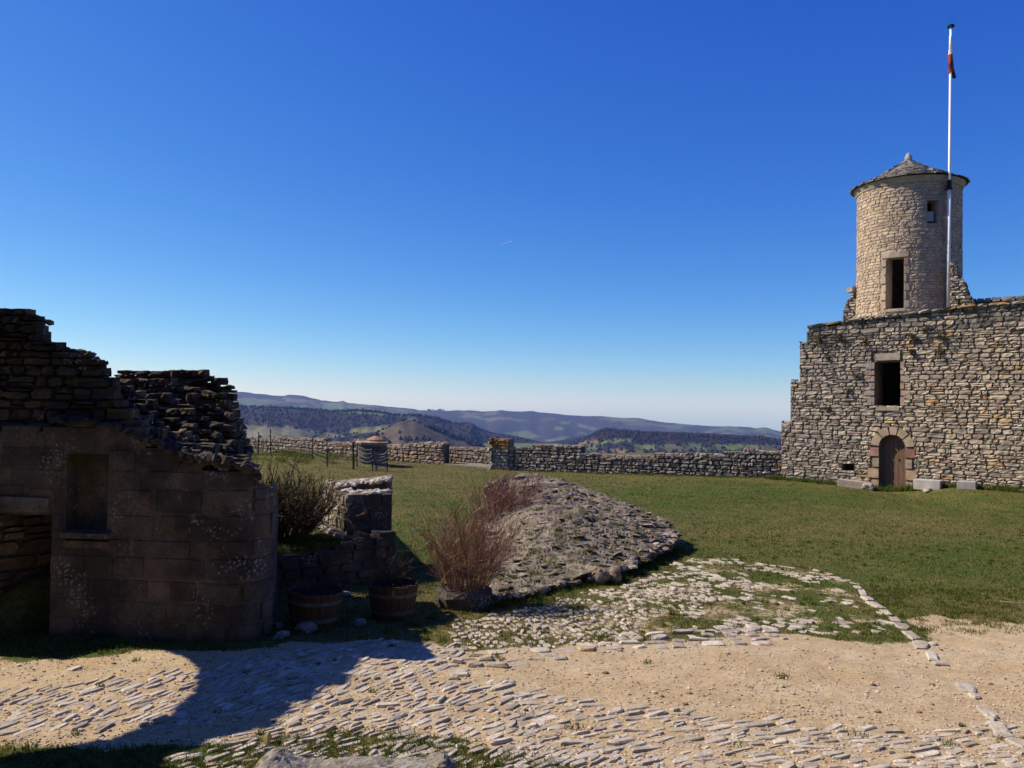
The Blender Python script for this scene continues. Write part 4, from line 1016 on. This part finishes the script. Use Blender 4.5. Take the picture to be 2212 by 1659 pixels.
paving('cobbled_paving', [
    ([(-400, 1535), (0, 1500), (150, 1480), (300, 1462), (450, 1440), (560, 1415), (640, 1450), (620, 1540), (330, 1575), (0, 1600), (-400, 1640)], A1, (.15, .38), (.055, .115), .95, 3),
    ([(560, 1415), (700, 1395), (830, 1385), (1000, 1395), (960, 1470), (780, 1490), (620, 1540), (600, 1470)], A1 - .15, (.14, .32), (.06, .12), .95, 4),
    ([(-300, 1440), (200, 1420), (450, 1415), (560, 1425), (400, 1450), (0, 1480)], A1, (.1, .25), (.06, .1), .36, 5),
    ([(380, 1620), (560, 1575), (760, 1510), (900, 1485), (1080, 1475), (1180, 1500), (1190, 1720), (380, 1720)], A1 - .3, (.14, .34), (.05, .11), .9, 6),
    ([(1080, 1475), (1190, 1500), (1330, 1530), (1480, 1545), (1600, 1558), (1640, 1720), (1150, 1720), (1120, 1560)], A2, (.16, .42), (.065, .14), .9, 7),
    ([(1600, 1558), (1750, 1560), (1880, 1575), (2050, 1572), (2160, 1566), (2330, 1600), (2400, 1720), (1600, 1720)], A5, (.16, .40), (.06, .13), .72, 8),
    ([(600, 1600), (1100, 1610), (1500, 1640), (1500, 1700), (500, 1700)], A1 - .35, (.12, .3), (.05, .1), .52, 9),
    ([(985, 1340), (1110, 1318), (1210, 1292), (1330, 1300), (1400, 1340), (1330, 1395), (1180, 1402), (1000, 1405)], A3, (.10, .26), (.06, .12), .74, 10, .02),
    ([(1210, 1292), (1340, 1268), (1430, 1240), (1480, 1215), (1560, 1290), (1500, 1350), (1400, 1340), (1330, 1300)], A3 + .25, (.12, .30), (.06, .13), .60, 12, .02),
    ([(1470, 1222), (1500, 1208), (1600, 1213), (1760, 1232), (1850, 1258), (1930, 1330), (1700, 1330), (1560, 1300)], A4, (.14, .42), (.07, .16), .52, 13, .02),
    ([(1500, 1340), (1700, 1330), (1930, 1330), (1960, 1368), (1500, 1375)], A4, (.15, .4), (.08, .16), .44, 14),
    ([(950, 1458), (1090, 1428), (1180, 1402), (1330, 1374), (1500, 1362), (1640, 1345), (1700, 1372), (1640, 1394), (1480, 1406), (1330, 1400), (1190, 1420), (1100, 1448), (960, 1468)], A2 - .3, (.16, .45), (.12, .26), .66, 15, .03),
    ([(1700, 1362), (1950, 1372), (2010, 1385), (2020, 1432), (1850, 1420), (1700, 1400)], A4, (.16, .4), (.1, .22), .40, 16, .03),
    ([(940, 1400), (1060, 1395), (1080, 1440), (960, 1470)], A3 + 1.2, (.14, .34), (.1, .2), .6, 17, .04)])
m = MB(); KP = [[(1850, 1266), (1880, 1300), (1922, 1330), (1960, 1366), (1992, 1396), (2018, 1424), (2034, 1440)], [(2072, 1474), (2112, 1512)], [(2120, 1526), (2142, 1556), (2168, 1590), (2225, 1622)]]
for seg in KP:
    pts = np.array([gp(*p) for p in seg]); s = np.concatenate([[0], np.cumsum(np.linalg.norm(np.diff(pts[:, :2], axis=0), axis=1))]); a = 0
    while a < s[-1]:
        l = R.uniform(.26, .55); b = min(a + l, s[-1]); mid = (a + b) / 2
        x, y = np.interp(mid, s, pts[:, 0]), np.interp(mid, s, pts[:, 1]); x1, y1 = np.interp(b, s, pts[:, 0]), np.interp(b, s, pts[:, 1])
        an = math.atan2(y1 - y, x1 - x) + R.normal(0, .08); ca, sa = math.cos(an), math.sin(an); z = float(ground(x, y)) + .012
        if b - a > .12: cobble(m, lambda U, V, W: np.stack([x + ca * U - sa * V, y + sa * U + ca * V, z + W], -1), (b - a) / 2 - .006, R.uniform(.07, .125), R.uniform(.012, .028), _cc())
        a = b + R.uniform(0, .03)
tag(m.build('kerb_stones', M_cobble), kind='structure')

# loose stones, each on its own
def loose(px, py, half, label, name='loose_stone', col=(.3, .27, .23), rz=None, sub=3, mat=None, sink=.25, planes=10, group=None, cat='stone'):
    g = gp(px, py) if px is not None else py; m = MB(); rock(m, g + [0, half[1] * .6, half[2] * (1 - 2 * sink) ], half, rz, sub, planes, col, .08); return tag(m.build(name, mat or M_rock), label, cat, group)
def wfoot(px, w):
    p = RW.map(RW.uv(px, 1050)[0], 0, w); p[2] = float(ground(p[0], p[1])); return p
def slab(px, w, half, rz, label, col):
    g = wfoot(px, w); m = MB(); m.box(g + [0, 0, half[2] * .8], half, rz, .06, col, R.normal(0, .03), R.normal(0, .04))
    o = m.build('stone_block', M_dressed); md = o.modifiers.new('b', 'BEVEL'); md.width = .02; md.segments = 2
    return tag(o, label, 'stone block')
slab(1848, .38, (.58, .22, .17), -.62, 'long weathered stone block lying left of the arched door', (.36, .31, .25))
loose(None, wfoot(1884, .55), (.40, .3, .26), 'rounded boulder at the left jamb of the arched door', 'boulder', (.33, .28, .23), cat='boulder', planes=14)
slab(2012, .42, (.50, .24, .21), -.80, 'large pale squared block standing right of the arched door', (.40, .38, .35))
slab(2096, .55, (.33, .2, .17), -.72, 'small grey squared block farthest right along the castle wall', (.33, .31, .29))
loose(None, wfoot(2018, .95), (.34, .16, .10), 'flat cream stone lying in front of the large pale block', col=(.45, .39, .30))
for k, (x, y, s, lab) in enumerate(((548, 1368, .16, 'rough grey stone at the corner of the dark ruined wall'), (597, 1358, .13, 'pale wedge shaped stone left of the first barrel planter'), (560, 1330, .22, 'flat slab leaning at the foot of the ruined wall corner'), (778, 1352, .14, 'small grey stone on the shaded grass right of the first barrel planter'), (660, 1366, .2, 'flat pale stone on the shaded edge in front of the first barrel planter'), (742, 1290, .15, 'small pale stone standing between the two barrel planters'), (1068, 1304, .2, 'lichened rock between the stone planter and the mound'), (605, 1382, .15, 'low pale stone on the shaded path edge before the planters'))):
    loose(x, y, (s * .85, s * .7, s * .45), lab, col=(.24, .22, .20))
# foreground outcrop
g = gp(760, 1684); m = MB(); xs = np.linspace(-1.15, 1.15, 90); ys = np.linspace(-.7, .42, 46); GX, GY = np.meshgrid(xs, ys)
bx = sstep(-1.15, -.75, GX) * sstep(1.15, .85, GX) * sstep(.42, .2, GY)
zz = -.14 + bx * (.26 + .10 * np.exp(-((GX + .72) / .16) ** 2) * np.exp(-((GY - .1) / .2) ** 2) - .05 * np.exp(-((GX + .35) / .22) ** 2)) + .10 * (fbm(GX * 3 + 9, GY * 4, 71, 5) - .5) * bx + .035 * (fbm(GX * 14, GY * 22, 72, 3) - .5)
ii = np.arange(GX.size).reshape(GX.shape); m.add(np.stack([GX + g[0] + .06 * (fbm(GX * 4, GY * 4, 73) - .5), GY + g[1] + .08 * (fbm(GX * 4, GY * 4, 74) - .5), zz + g[2]], -1).reshape(-1, 3), np.stack([ii[:-1, :-1], ii[:-1, 1:], ii[1:, 1:], ii[1:, :-1]], -1).reshape(-1, 4), col=(.30, .272, .23))
tag(m.build('rock_outcrop', M_rock), 'pale lichened rock outcrop at the near edge of the grass', 'rock')
loose(945, 1688, (.19, .16, .13), 'rounded grey boulder at the right end of the near rock outcrop', 'boulder', (.29, .26, .22), sub=4, sink=.15, planes=16, cat='boulder')
g = gp(575, 1613); m = MB(); a = np.linspace(0, 1, 7); V = []
for t in a:
    wd = .045 * math.sin(math.pi * min(1, t * .95 + .04)) ** .8
    for s_ in (-1, 0, 1): V.append([g[0] + s_ * wd + .01 * t, g[1] + .03 * t + .01 * abs(s_), g[2] + .03 + .11 * t - .012 * abs(s_)])
m.add(V, [[i * 3 + j, i * 3 + j + 1, (i + 1) * 3 + j + 1, (i + 1) * 3 + j] for i in range(6) for j in range(2)], col=(.55, .45, .17)); m.tube([g + [-.12, -.03, .03], g + [-.05, 0, .025], g + [0, 0, .03]], .004, 4, (.4, .32, .15))
tag(m.build('dry_leaf', M_leaf), 'single yellow dry leaf standing in the grass by the near rock', 'leaf')
m = MB(); p, q = gp(2160, 1302), gp(2225, 1322); twig(m, p + [0, 0, .03], (q - p) + [0, 0, .0], np.linalg.norm(q - p), .009, (.26, .22, .17), .1, 6)
tag(m.build('stick', M_twig), 'pale bare stick lying on the thin grass at the right edge', 'stick')

# weeds rooted in the sunlit wall
for k, (x, y, s, lab) in enumerate(((1772, 733, 1.9, 'largest dry weed clump under the left end of the coping'), (1816, 729, 1.2, 'dark dry weed second from the left under the coping'), (1870, 741, .9, 'dry weed above the left corner of the wall window'), (1973, 729, 1.2, 'green weed under the coping just right of the wall window'), (2001, 710, 1., 'brown weed hanging right below the coping under the flagpole'), (2036, 728, 1.4, 'bushy weed farthest right under the coping'), (1969, 757, .9, 'small weed right of the window lintel'), (2031, 763, 1.1, 'low weed to the right of the window among pale stones'), (1789, 773, .8, 'small dry weed left of the window near the stepped edge'), (1853, 813, .7, 'small weed left of the window halfway up'), (1835, 844, .8, 'small weed lower left of the window sill'), (1789, 884, .8, 'reddish dry weed on the wall below and left of the window'))):
    u, v = RW.uv(x, y); b = RW.map(u, v, .03); m = MB()
    for i in range(int(26 * s)):
        d = np.array([RW.n[0], RW.n[1], 0]) * R.uniform(.4, 1.2) + R.normal(0, .6, 3) + [0, 0, R.uniform(-.7, .6)]
        pts = twig(m, b + [R.normal(0, .06 * s), 0, R.normal(0, .05 * s)], d, R.uniform(.12, .3) * s, .006, (.09, .07, .045), .3, 3)
        for _ in range(5): leaf(m, pts[R.integers(1, 4)] + R.normal(0, .04, 3), R.uniform(.02, .045), ((.085, .08, .035), (.07, .075, .03), (.13, .095, .055))[R.integers(3)])
    tag(m.build('wall_weed', M_leaf), lab, 'weed', 'weeds growing in the castle wall')

# ================================================================== grass, pebbles
mb = MB(); N = 420000
th = np.radians(R.uniform(-37, 37, N)); r = np.exp(R.uniform(math.log(6.6), math.log(53), N))
X, Y = r * np.sin(th), r * np.cos(th)
gmk = gravel_mask(X, Y); dr = dry_mask(X, Y); cl = fbm(X * 2.2, Y * 2.2, 81, 3)
MASSP = [tuple(p[:2]) for p in bk] + [tuple(p[:2]) for p in fr[::-1]]
ok = (R.random(N) > gmk * 1.05) & ((poly_sd(X, Y, MASSP[::6]) < -.02))
thin = sstep(.35, .7, cl) * .8 + .3
ok &= R.random(N) < np.where(r < 16, thin, .35 + .65 * thin)
ok &= ((X - RW.p[0]) * RW.n[0] + (Y - RW.p[1]) * RW.n[1] > 0) | (X < 12)
X, Y, r, dr = X[ok], Y[ok], r[ok], dr[ok]; Z = ground(X, Y)
cols = G_COL[np.where(R.random(len(X)) < .10 + .8 * dr, R.integers(3, 5, len(X)), R.choice([0, 1, 2, 5], len(X)))] * (R.uniform(.65, 1.3, len(X)) * (.5 + 1.0 * fbm(X * .55, Y * .55, 83, 4)))[:, None]
grass_blades(mb, X, Y, Z, .018, .052, .0035 + .00042 * r, cols, 1.1)
# ragged taller clumps
for i in range(1500):
    px, py = R.uniform(-60, 2260), R.uniform(1150, 1665); p = gp(px, py)
    gk = float(gravel_mask(*p[:2])); 
    if (gk > .55 and R.random() > .02) or float(poly_sd(*p[:2], MASSP[::6])) > -.05: continue
    tuft(mb, *p, R.uniform(.03, .12), int(R.uniform(12, 40)), R.uniform(.05, .10), .5, .003 + .0004 * p[1])
for i in range(420):     # thin grass creeping onto the gravel at the right
    px, py = R.uniform(1880, 2300), 1275 + 95 * R.random() ** 1.6; p = gp(px, py); tuft(mb, *p, R.uniform(.05, .22), int(R.uniform(8, 45)), R.uniform(.03, .07), 1.4, .006)
for i in range(420):     # weeds along the wall feet
    u = R.uniform(-.5, 12); p = RW.map(u, 0, R.uniform(.02, .5)); tuft(mb, p[0], p[1], float(ground(p[0], p[1])), .14, 20, R.uniform(.08, .36), .5, .014)
for i in range(260):
    u = R.uniform(0, 13.5); p = P2.map(u, 0, R.uniform(.02, .35)); tuft(mb, p[0], p[1], float(ground(p[0], p[1])), .12, 12, R.uniform(.06, .16), .9, .012)
for i in range(500):     # rough grass on the mound
    x, y = R.uniform(-15.5, -6.5), R.uniform(40.5, 48); w_ = math.exp(-((x + 11.5) / 3.4) ** 2 - ((y - 44) / 2.8) ** 2)
    if R.random() < w_: tuft(mb, x, y, float(ground(x, y)), .3, 26, R.uniform(.12, .32), 1.2, .016)
for i in range(260):      # bright moss and grass on the terrace edge
    u = R.uniform(lwu[0] + .1, lwu[-1] - .9); p = LW.map(u, 0, -R.uniform(.1, 1.3)); tuft(mb, p[0], p[1], float(ground(p[0], p[1])), .10, 26, R.uniform(.03, .09), .1, .007)
for i in range(160):
    a = int(R.integers(0, NT_)); p = fr[a]; tuft(mb, p[0] + R.normal(0, .12), p[1] - R.uniform(.02, .3), float(ground(p[0], p[1])), .1, 22, R.uniform(.05, .14), .5, .008)
for i in range(170):
    a, b = int(R.integers(2, NT_ * (.75 if i < 60 else .42))), int(R.integers(int(NS_ * (.4 if i < 60 else .55)), NS_ - 3)); tuft(mb, xx[a, b], yy[a, b], ZZ[a, b], .12, 22, R.uniform(.04, .12), .6, .008)
tag(mb.build('grass', M_grass), kind='stuff')
mb = MB(); n_ = 0
for i in range(9000):
    px, py = R.uniform(-40, 2250), 1380 + 290 * R.random() ** .8; p = gp(px, py) if i % 1 == 0 else p
    if float(gravel_mask(*p[:2])) < .5: continue
    s = R.uniform(.006, .016) * (1 if R.random() > .03 else 2.2)
    D, T = ICO[1]; c = pal([(.5, .37, .24), (.55, .46, .36), (.36, .25, .16), (.6, .55, .48), (.10, .08, .07)], [4, 3, 2, 2, .35], .15)()
    if n_ % 1 == 0: mb.add(D[:12] * [s * R.uniform(.8, 1.5), s, s * .6] + p + [0, 0, .3 * s], t=T[:0] if False else T, col=c)
    n_ += 1
tag(mb.build('gravel', M_cobble), kind='stuff')

# ================================================================== valley and hills
SK = [(-900, 828), (-300, 832), (0, 836), (300, 841), (512, 845.6), (557, 850), (596, 854), (614, 856), (621, 852), (657, 855), (696, 865), (729, 868), (743, 865), (751, 870), (806, 874.7), (856, 879.7), (890, 882.5), (903, 885.8), (973, 887), (1014, 885.8), (1050, 888.5), (1086, 886), (1116, 889), (1150, 887.4), (1171, 891), (1189, 892), (1216, 895), (1256, 898), (1301, 899), (1346, 902), (1374, 902), (1422, 911), (1482, 915.5), (1528, 920), (1597, 920.7), (1634, 924.6), (1655, 923), (1688, 932), (1800, 938), (2300, 947), (3400, 955)]
BR = [(-900, 868), (0, 872), (502, 877), (626, 881.6), (723, 888.6), (779, 887), (815, 888.6), (856, 895.5), (901, 897), (945, 902.4), (981, 915), (1020, 915), (1037, 927), (1064, 937), (1111, 944), (1200, 966), (1400, 1000), (3400, 1100)]
CR = [(-900, 1100), (560, 1010), (700, 972), (760, 958), (804, 944), (834, 927), (850, 917), (870, 908), (882, 911), (897, 910), (926, 920), (973, 938), (1028, 958), (1120, 990), (1300, 1040), (3400, 1200)]
DRd = [(-900, 1100), (1100, 1020), (1230, 966), (1268, 950), (1289, 936.7), (1310, 928.5), (1331, 930.7), (1392, 936.7), (1437, 938), (1482, 939.7), (1543, 942.8), (1603, 945.8), (1649, 946.7), (1688, 956), (1800, 962), (3400, 990)]
RG = [(SK, 6500, .085, .2), (BR, 2500, .20, .05), (CR, 1500, .26, .30), (DRd, 2100, .22, .035)]
def hills_h(th, r):
    px = CX + F * np.tan(th)
    base = -12 - 100 * sstep(60, 800, r) - 230 * sstep(2300, 5000, r) + 8 * (fbm(r * np.sin(th) / 300, r * np.cos(th) / 300, 91, 3) - .5) * sstep(200, 900, r)
    z = base; best = np.zeros(r.shape, int)
    x, y = r * np.sin(th), r * np.cos(th)
    for k, (P, D0, sf, sb) in enumerate(RG):
        P = np.array(P, float); py = np.interp(px, P[:, 0], P[:, 1])
        D = D0 * (1 + .05 * np.sin(th * 9 + k))
        hz = 874.7 + .0157 * (px - CX)
        top = H + (hz - py) / F * D * np.cos(th)
        gul = 1 + .9 * (fbm(th * 34 + k * 7, np.log(r) * 3, 95 + k, 4) - .5)
        s = np.where(r < D, (D - r) * sf * gul, (r - D) * sb)
        zz_ = top - s
        best = np.where(zz_ > z, k + 1, best); z = np.maximum(z, zz_)
    return z, best, px
thn = np.radians(np.linspace(-58, 58, 560)); rn = np.concatenate([np.geomspace(66, 900, 40), np.geomspace(920, 3200, 190), np.geomspace(3250, 9000, 130)])
TH, RN = np.meshgrid(thn, rn); zh, best, pxh = hills_h(TH, RN)
zh = zh - .5 * np.minimum(10, np.maximum(0, 140 - RN) * .05)
xh, yh = RN * np.sin(TH), RN * np.cos(TH)
_k = yh * _f[1] + (zh - H) * _f[2]; pyh = CY - F * (xh * _u[0] + yh * _u[1] + (zh - H) * _u[2]) / (xh * _f[0] + yh * _f[1] + (zh - H) * _f[2]); pxh = CX + F * (xh * _r[0] + yh * _r[1] + (zh - H) * _r[2]) / (yh * _f[1] + (zh - H) * _f[2])
WOOD = np.array((.036, .030, .028)); GREEN = np.array((.085, .11, .038)); TANF = np.array((.16, .12, .068)); DRY = np.array((.085, .066, .042)); PALE = np.array((.115, .112, .055))
hc = np.zeros(zh.shape + (3,)); nz = fbm(xh / 160, yh / 160, 97, 4)[..., None]; fld = vnoise(xh / 420 + 3 * vnoise(xh / 900, yh / 900, 5), yh / 600, 98)[..., None]; fl2 = vnoise(xh / 300, yh / 500, 99)[..., None]
b3d = best[..., None]
hc = np.where(b3d == 0, np.where(fld > .5, GREEN, PALE), hc)
hc = np.where(b3d == 1, np.where((nz * .5 + fld * .5) > .56, np.where(fl2 > .5, GREEN * .95, PALE * .9), WOOD * 1.15), hc)
hc = np.where(b3d == 2, WOOD * (.75 + .45 * nz), hc)
hc = np.where(b3d == 3, np.where(nz > .50, WOOD * 1.3, DRY * (.75 + .5 * nz)), hc)
hc = np.where(b3d == 4, np.where(nz > .75, DRY, WOOD * .75), hc)
def paint(P, col, ids):
    sel = (poly_sd(pxh, pyh, P) > 0) & np.isin(best, ids); hc[sel] = np.array(col) * (.92 + .16 * nz[sel])
paint([(505, 918), (632, 924), (560, 946), (500, 948)], (.14, .13, .075), (0, 2, 3)); paint([(624, 919), (640, 925), (760, 944), (560, 946)], (.14, .13, .075), (0, 2, 3))
paint([(752, 926), (790, 922), (845, 919), (830, 932), (800, 934), (762, 939)], (.16, .16, .06), (0, 2, 3)); paint([(500, 876), (640, 881), (640, 884), (500, 880)], GREEN * 1.2, (2,))
paint([(735, 889), (860, 893), (900, 899), (860, 900), (735, 893)], GREEN * 1.15, (2,)); paint([(870, 902), (905, 900), (900, 908), (875, 908)], PALE, (2, 3))
paint([(668, 871), (690, 873), (694, 879), (672, 877)], GREEN * 1.1, (1,)); paint([(693, 869), (735, 872), (745, 882), (700, 882)], (.10, .14, .06), (1,)); paint([(610, 858), (690, 866), (680, 872), (620, 868)], PALE * .95, (1,))
for P, c in (([(1298, 950), (1361, 949), (1361, 956), (1300, 959)], GREEN * 1.2), ([(1245, 958), (1290, 950), (1296, 957), (1250, 962)], TANF), ([(1368, 961), (1415, 960), (1424, 972), (1370, 972)], GREEN * 1.1), ([(1424, 960), (1460, 959), (1500, 975), (1440, 977)], PALE), ([(1470, 959), (1520, 958), (1540, 976), (1505, 976)], GREEN), ([(1310, 969), (1390, 973), (1380, 984), (1300, 976)], TANF), ([(1530, 960), (1600, 960), (1620, 972), (1550, 972)], GREEN * 1.1), ([(1605, 960), (1690, 962), (1690, 975), (1630, 972)], PALE), ([(1225, 965), (1300, 962), (1300, 970), (1240, 974)], GREEN)): paint(P, c, (0, 4))
for P, c in (([(1177, 950), (1225, 942), (1252, 955), (1200, 962)], GREEN * 1.2), ([(1085, 935), (1140, 930), (1170, 945), (1090, 950)], GREEN), ([(1208, 909), (1234, 910), (1230, 917), (1210, 917)], GREEN * 1.1), ([(1198, 921), (1220, 922), (1215, 929), (1200, 929)], GREEN * 1.2), ([(1247, 914), (1290, 925), (1280, 931), (1250, 922)], PALE), ([(1310, 902), (1400, 907), (1390, 913), (1320, 910)], PALE * .9)): paint(P, c, (1,))
m = MB(); ih = np.arange(zh.size).reshape(zh.shape)
wood = (hc.sum(-1) < .145); zh2 = zh + np.where(wood, 7 * (fbm(xh / 14, yh / 14, 101, 2) - .4), 0) * sstep(700, 1500, RN)
m.add(np.stack([xh, yh, zh2], -1).reshape(-1, 3), np.stack([ih[:-1, :-1], ih[1:, :-1], ih[1:, 1:], ih[:-1, 1:]], -1).reshape(-1, 4), col=hc.reshape(-1, 3))
n = NT('hill cover'); a = n.attr('col').outputs['Color']
c = n.mix(1., a, n.grey(n.ramp(n.noise(.02, 6, .75), .3, .7, .6, 1.4)), 'MULTIPLY'); n.bump(n.noise(.05, 6, .8), .6, 6.); M_hill = n.done(c, 1.)
tag(m.build('hills', M_hill, smooth=True), kind='structure')
# woods on the hills: small crowns
OV = np.array([[1, 0, 0], [-1, 0, 0], [0, 1, 0], [0, -1, 0], [0, 0, 1], [0, 0, -1.]]); OT = np.array([[0, 2, 4], [2, 1, 4], [1, 3, 4], [3, 0, 4], [2, 0, 5], [1, 2, 5], [3, 1, 5], [0, 3, 5]])
cand = np.where((wood & (best > 1) & (pxh > 440) & (pxh < 1760) & (pyh < 985)).ravel())[0]
vis = R.choice(cand, 22000)
X = xh.ravel()[vis] + R.normal(0, 9, 22000); Y = yh.ravel()[vis] + R.normal(0, 12, 22000)
# hedges and crest trees
def line(P, k, D, n_):
    t = R.random(n_); P = np.array(P, float); s = np.linspace(0, 1, len(P)); px = np.interp(t, s, P[:, 0]); th = np.arctan((px - CX) / F); return D * (1 + .05 * np.sin(th * 9 + k)) * np.array([np.sin(th), np.cos(th)])
E = [line([(502, 0), (1000, 0)], 1, 2490, 420), line([(926, 0), (1060, 0)], 2, 1495, 160), line([(860, 0), (1110, 0)], 2, 1380, 120), line([(1290, 0), (1690, 0)], 3, 2095, 380), line([(925, 0), (960, 0)], 0, 6490, 24), line([(1250, 0), (1690, 0)], 3, 1750, 300), line([(1230, 0), (1690, 0)], 3, 1500, 240), line([(1230, 0), (1690, 0)], 3, 1620, 200), line([(560, 0), (860, 0)], 0, 1700, 160)]
E = np.concatenate(E, 1) + R.normal(0, 6, (2, sum(e.shape[1] for e in E)))
X = np.concatenate([X, E[0]]); Y = np.concatenate([Y, E[1]]); rr_ = np.hypot(X, Y); Z = hills_h(np.arctan2(X, Y), rr_)[0]
sz = R.uniform(1.6, 4.4, len(X)) * np.where(rr_ > 5000, 1.8, 1.)
V = OV[None] * (sz[:, None, None] * np.array([1, 1, 1.15])) * R.uniform(.7, 1.3, (len(X), 6, 1)) + np.stack([X, Y, Z + sz * .75], -1)[:, None]
m = MB(); cc_ = WOOD * R.uniform(.75, 1.25, (len(X), 1)) * (1 + .12 * R.normal(size=(len(X), 3)))
m.add(V.reshape(-1, 3), t=(OT[None] + np.arange(len(X))[:, None, None] * 6).reshape(-1, 3), col=np.repeat(np.clip(cc_, .01, 1), 6, axis=0))
tag(m.build('distant_woods', attr_mat('winter woods', 1.)), kind='stuff')

# ================================================================== air, sky, sun, contrail
bm_ = MB(); bm_.box((0, 3000, 20), (9500, 7000, 330)); o = bm_.build('haze', bpy.data.materials.new('haze')); tag(o, kind='stuff')
hm_ = o.data.materials[0]; hm_.use_nodes = True; t = hm_.node_tree; t.nodes.remove(t.nodes['Principled BSDF'])
pv = t.nodes.new('ShaderNodeVolumePrincipled'); pv.inputs['Absorption Color'].default_value = (1, 1, 1, 1); pv.inputs['Color'].default_value = (.17, .33, .82, 1); pv.inputs['Density'].default_value = HAZE = 8.5e-5; pv.inputs['Anisotropy'].default_value = .2
t.links.new(pv.outputs[0], t.nodes['Material Output'].inputs['Volume'])
ca_, cb_ = at(1081, 529, 16000), at(1106, 521, 16000); m = MB(); n_ = 14
m.tube([ca_ + (cb_ - ca_) * k / n_ + R.normal(0, 1.5, 3) for k in range(n_ + 1)], np.linspace(3, 8, n_ + 1), 6); tag(m.build('contrail', plain_mat('ice trail', (.9, .9, .92), 1., .05)), 'thin white aircraft trail high in the blue sky', 'contrail')
w = bpy.data.worlds.new('World'); S.world = w; w.use_nodes = True; t = w.node_tree
sk = t.nodes.new('ShaderNodeTexSky'); sk.sky_type = 'NISHITA'; sk.sun_disc = False; sk.sun_elevation = SUN_EL; sk.sun_rotation = SUN_AZ
sk.altitude = 800; sk.air_density = .7; sk.dust_density = .3; sk.ozone_density = 3.
sp_ = t.nodes.new('ShaderNodeSeparateColor'); cb2 = t.nodes.new('ShaderNodeCombineColor'); t.links.new(sk.outputs[0], sp_.inputs[0])
for i, (n0, p_, k_) in enumerate(((4.44, 1.72, 3.35), (5.9, 1.2, 5.3), (6.54, .56, 7.2))):      # a deeper, cleaner blue overhead
    m1 = t.nodes.new('ShaderNodeMath'); m1.operation = 'DIVIDE'; m1.inputs[1].default_value = n0; t.links.new(sp_.outputs[i], m1.inputs[0])
    m2 = t.nodes.new('ShaderNodeMath'); m2.operation = 'POWER'; m2.inputs[1].default_value = p_; t.links.new(m1.outputs[0], m2.inputs[0])
    m3 = t.nodes.new('ShaderNodeMath'); m3.operation = 'MULTIPLY'; m3.inputs[1].default_value = k_; t.links.new(m2.outputs[0], m3.inputs[0]); t.links.new(m3.outputs[0], cb2.inputs[i])
t.links.new(cb2.outputs[0], t.nodes['Background'].inputs['Color']); t.nodes['Background'].inputs['Strength'].default_value = .094
L = bpy.data.lights.new('sun', 'SUN'); L.energy = 5.0; L.angle = math.radians(.53); L.color = (1, .885, .73)
lo = bpy.data.objects.new('sun', L); C.objects.link(lo); lo.rotation_euler = Vector(SUNV).to_track_quat('Z', 'Y').to_euler()
cam = bpy.data.cameras.new('camera'); co = bpy.data.objects.new('camera', cam); C.objects.link(co); S.camera = co
from mathutils import Matrix
co.matrix_world = Matrix(((_r[0], _u[0], -_f[0], 0), (_r[1], _u[1], -_f[1], 0), (_r[2], _u[2], -_f[2], H), (0, 0, 0, 1)))
cam.sensor_width = 36; cam.lens = F / 2212 * 36; cam.clip_end = 40000; cam.clip_start = .1
S.view_settings.view_transform = 'Standard'; S.view_settings.look = 'None'; S.view_settings.gamma = 1; S.view_settings.exposure = .42
S.render.engine = 'CYCLES'; S.cycles.use_denoising = True; S.cycles.volume_bounces = 0; S.cycles.max_bounces = 6
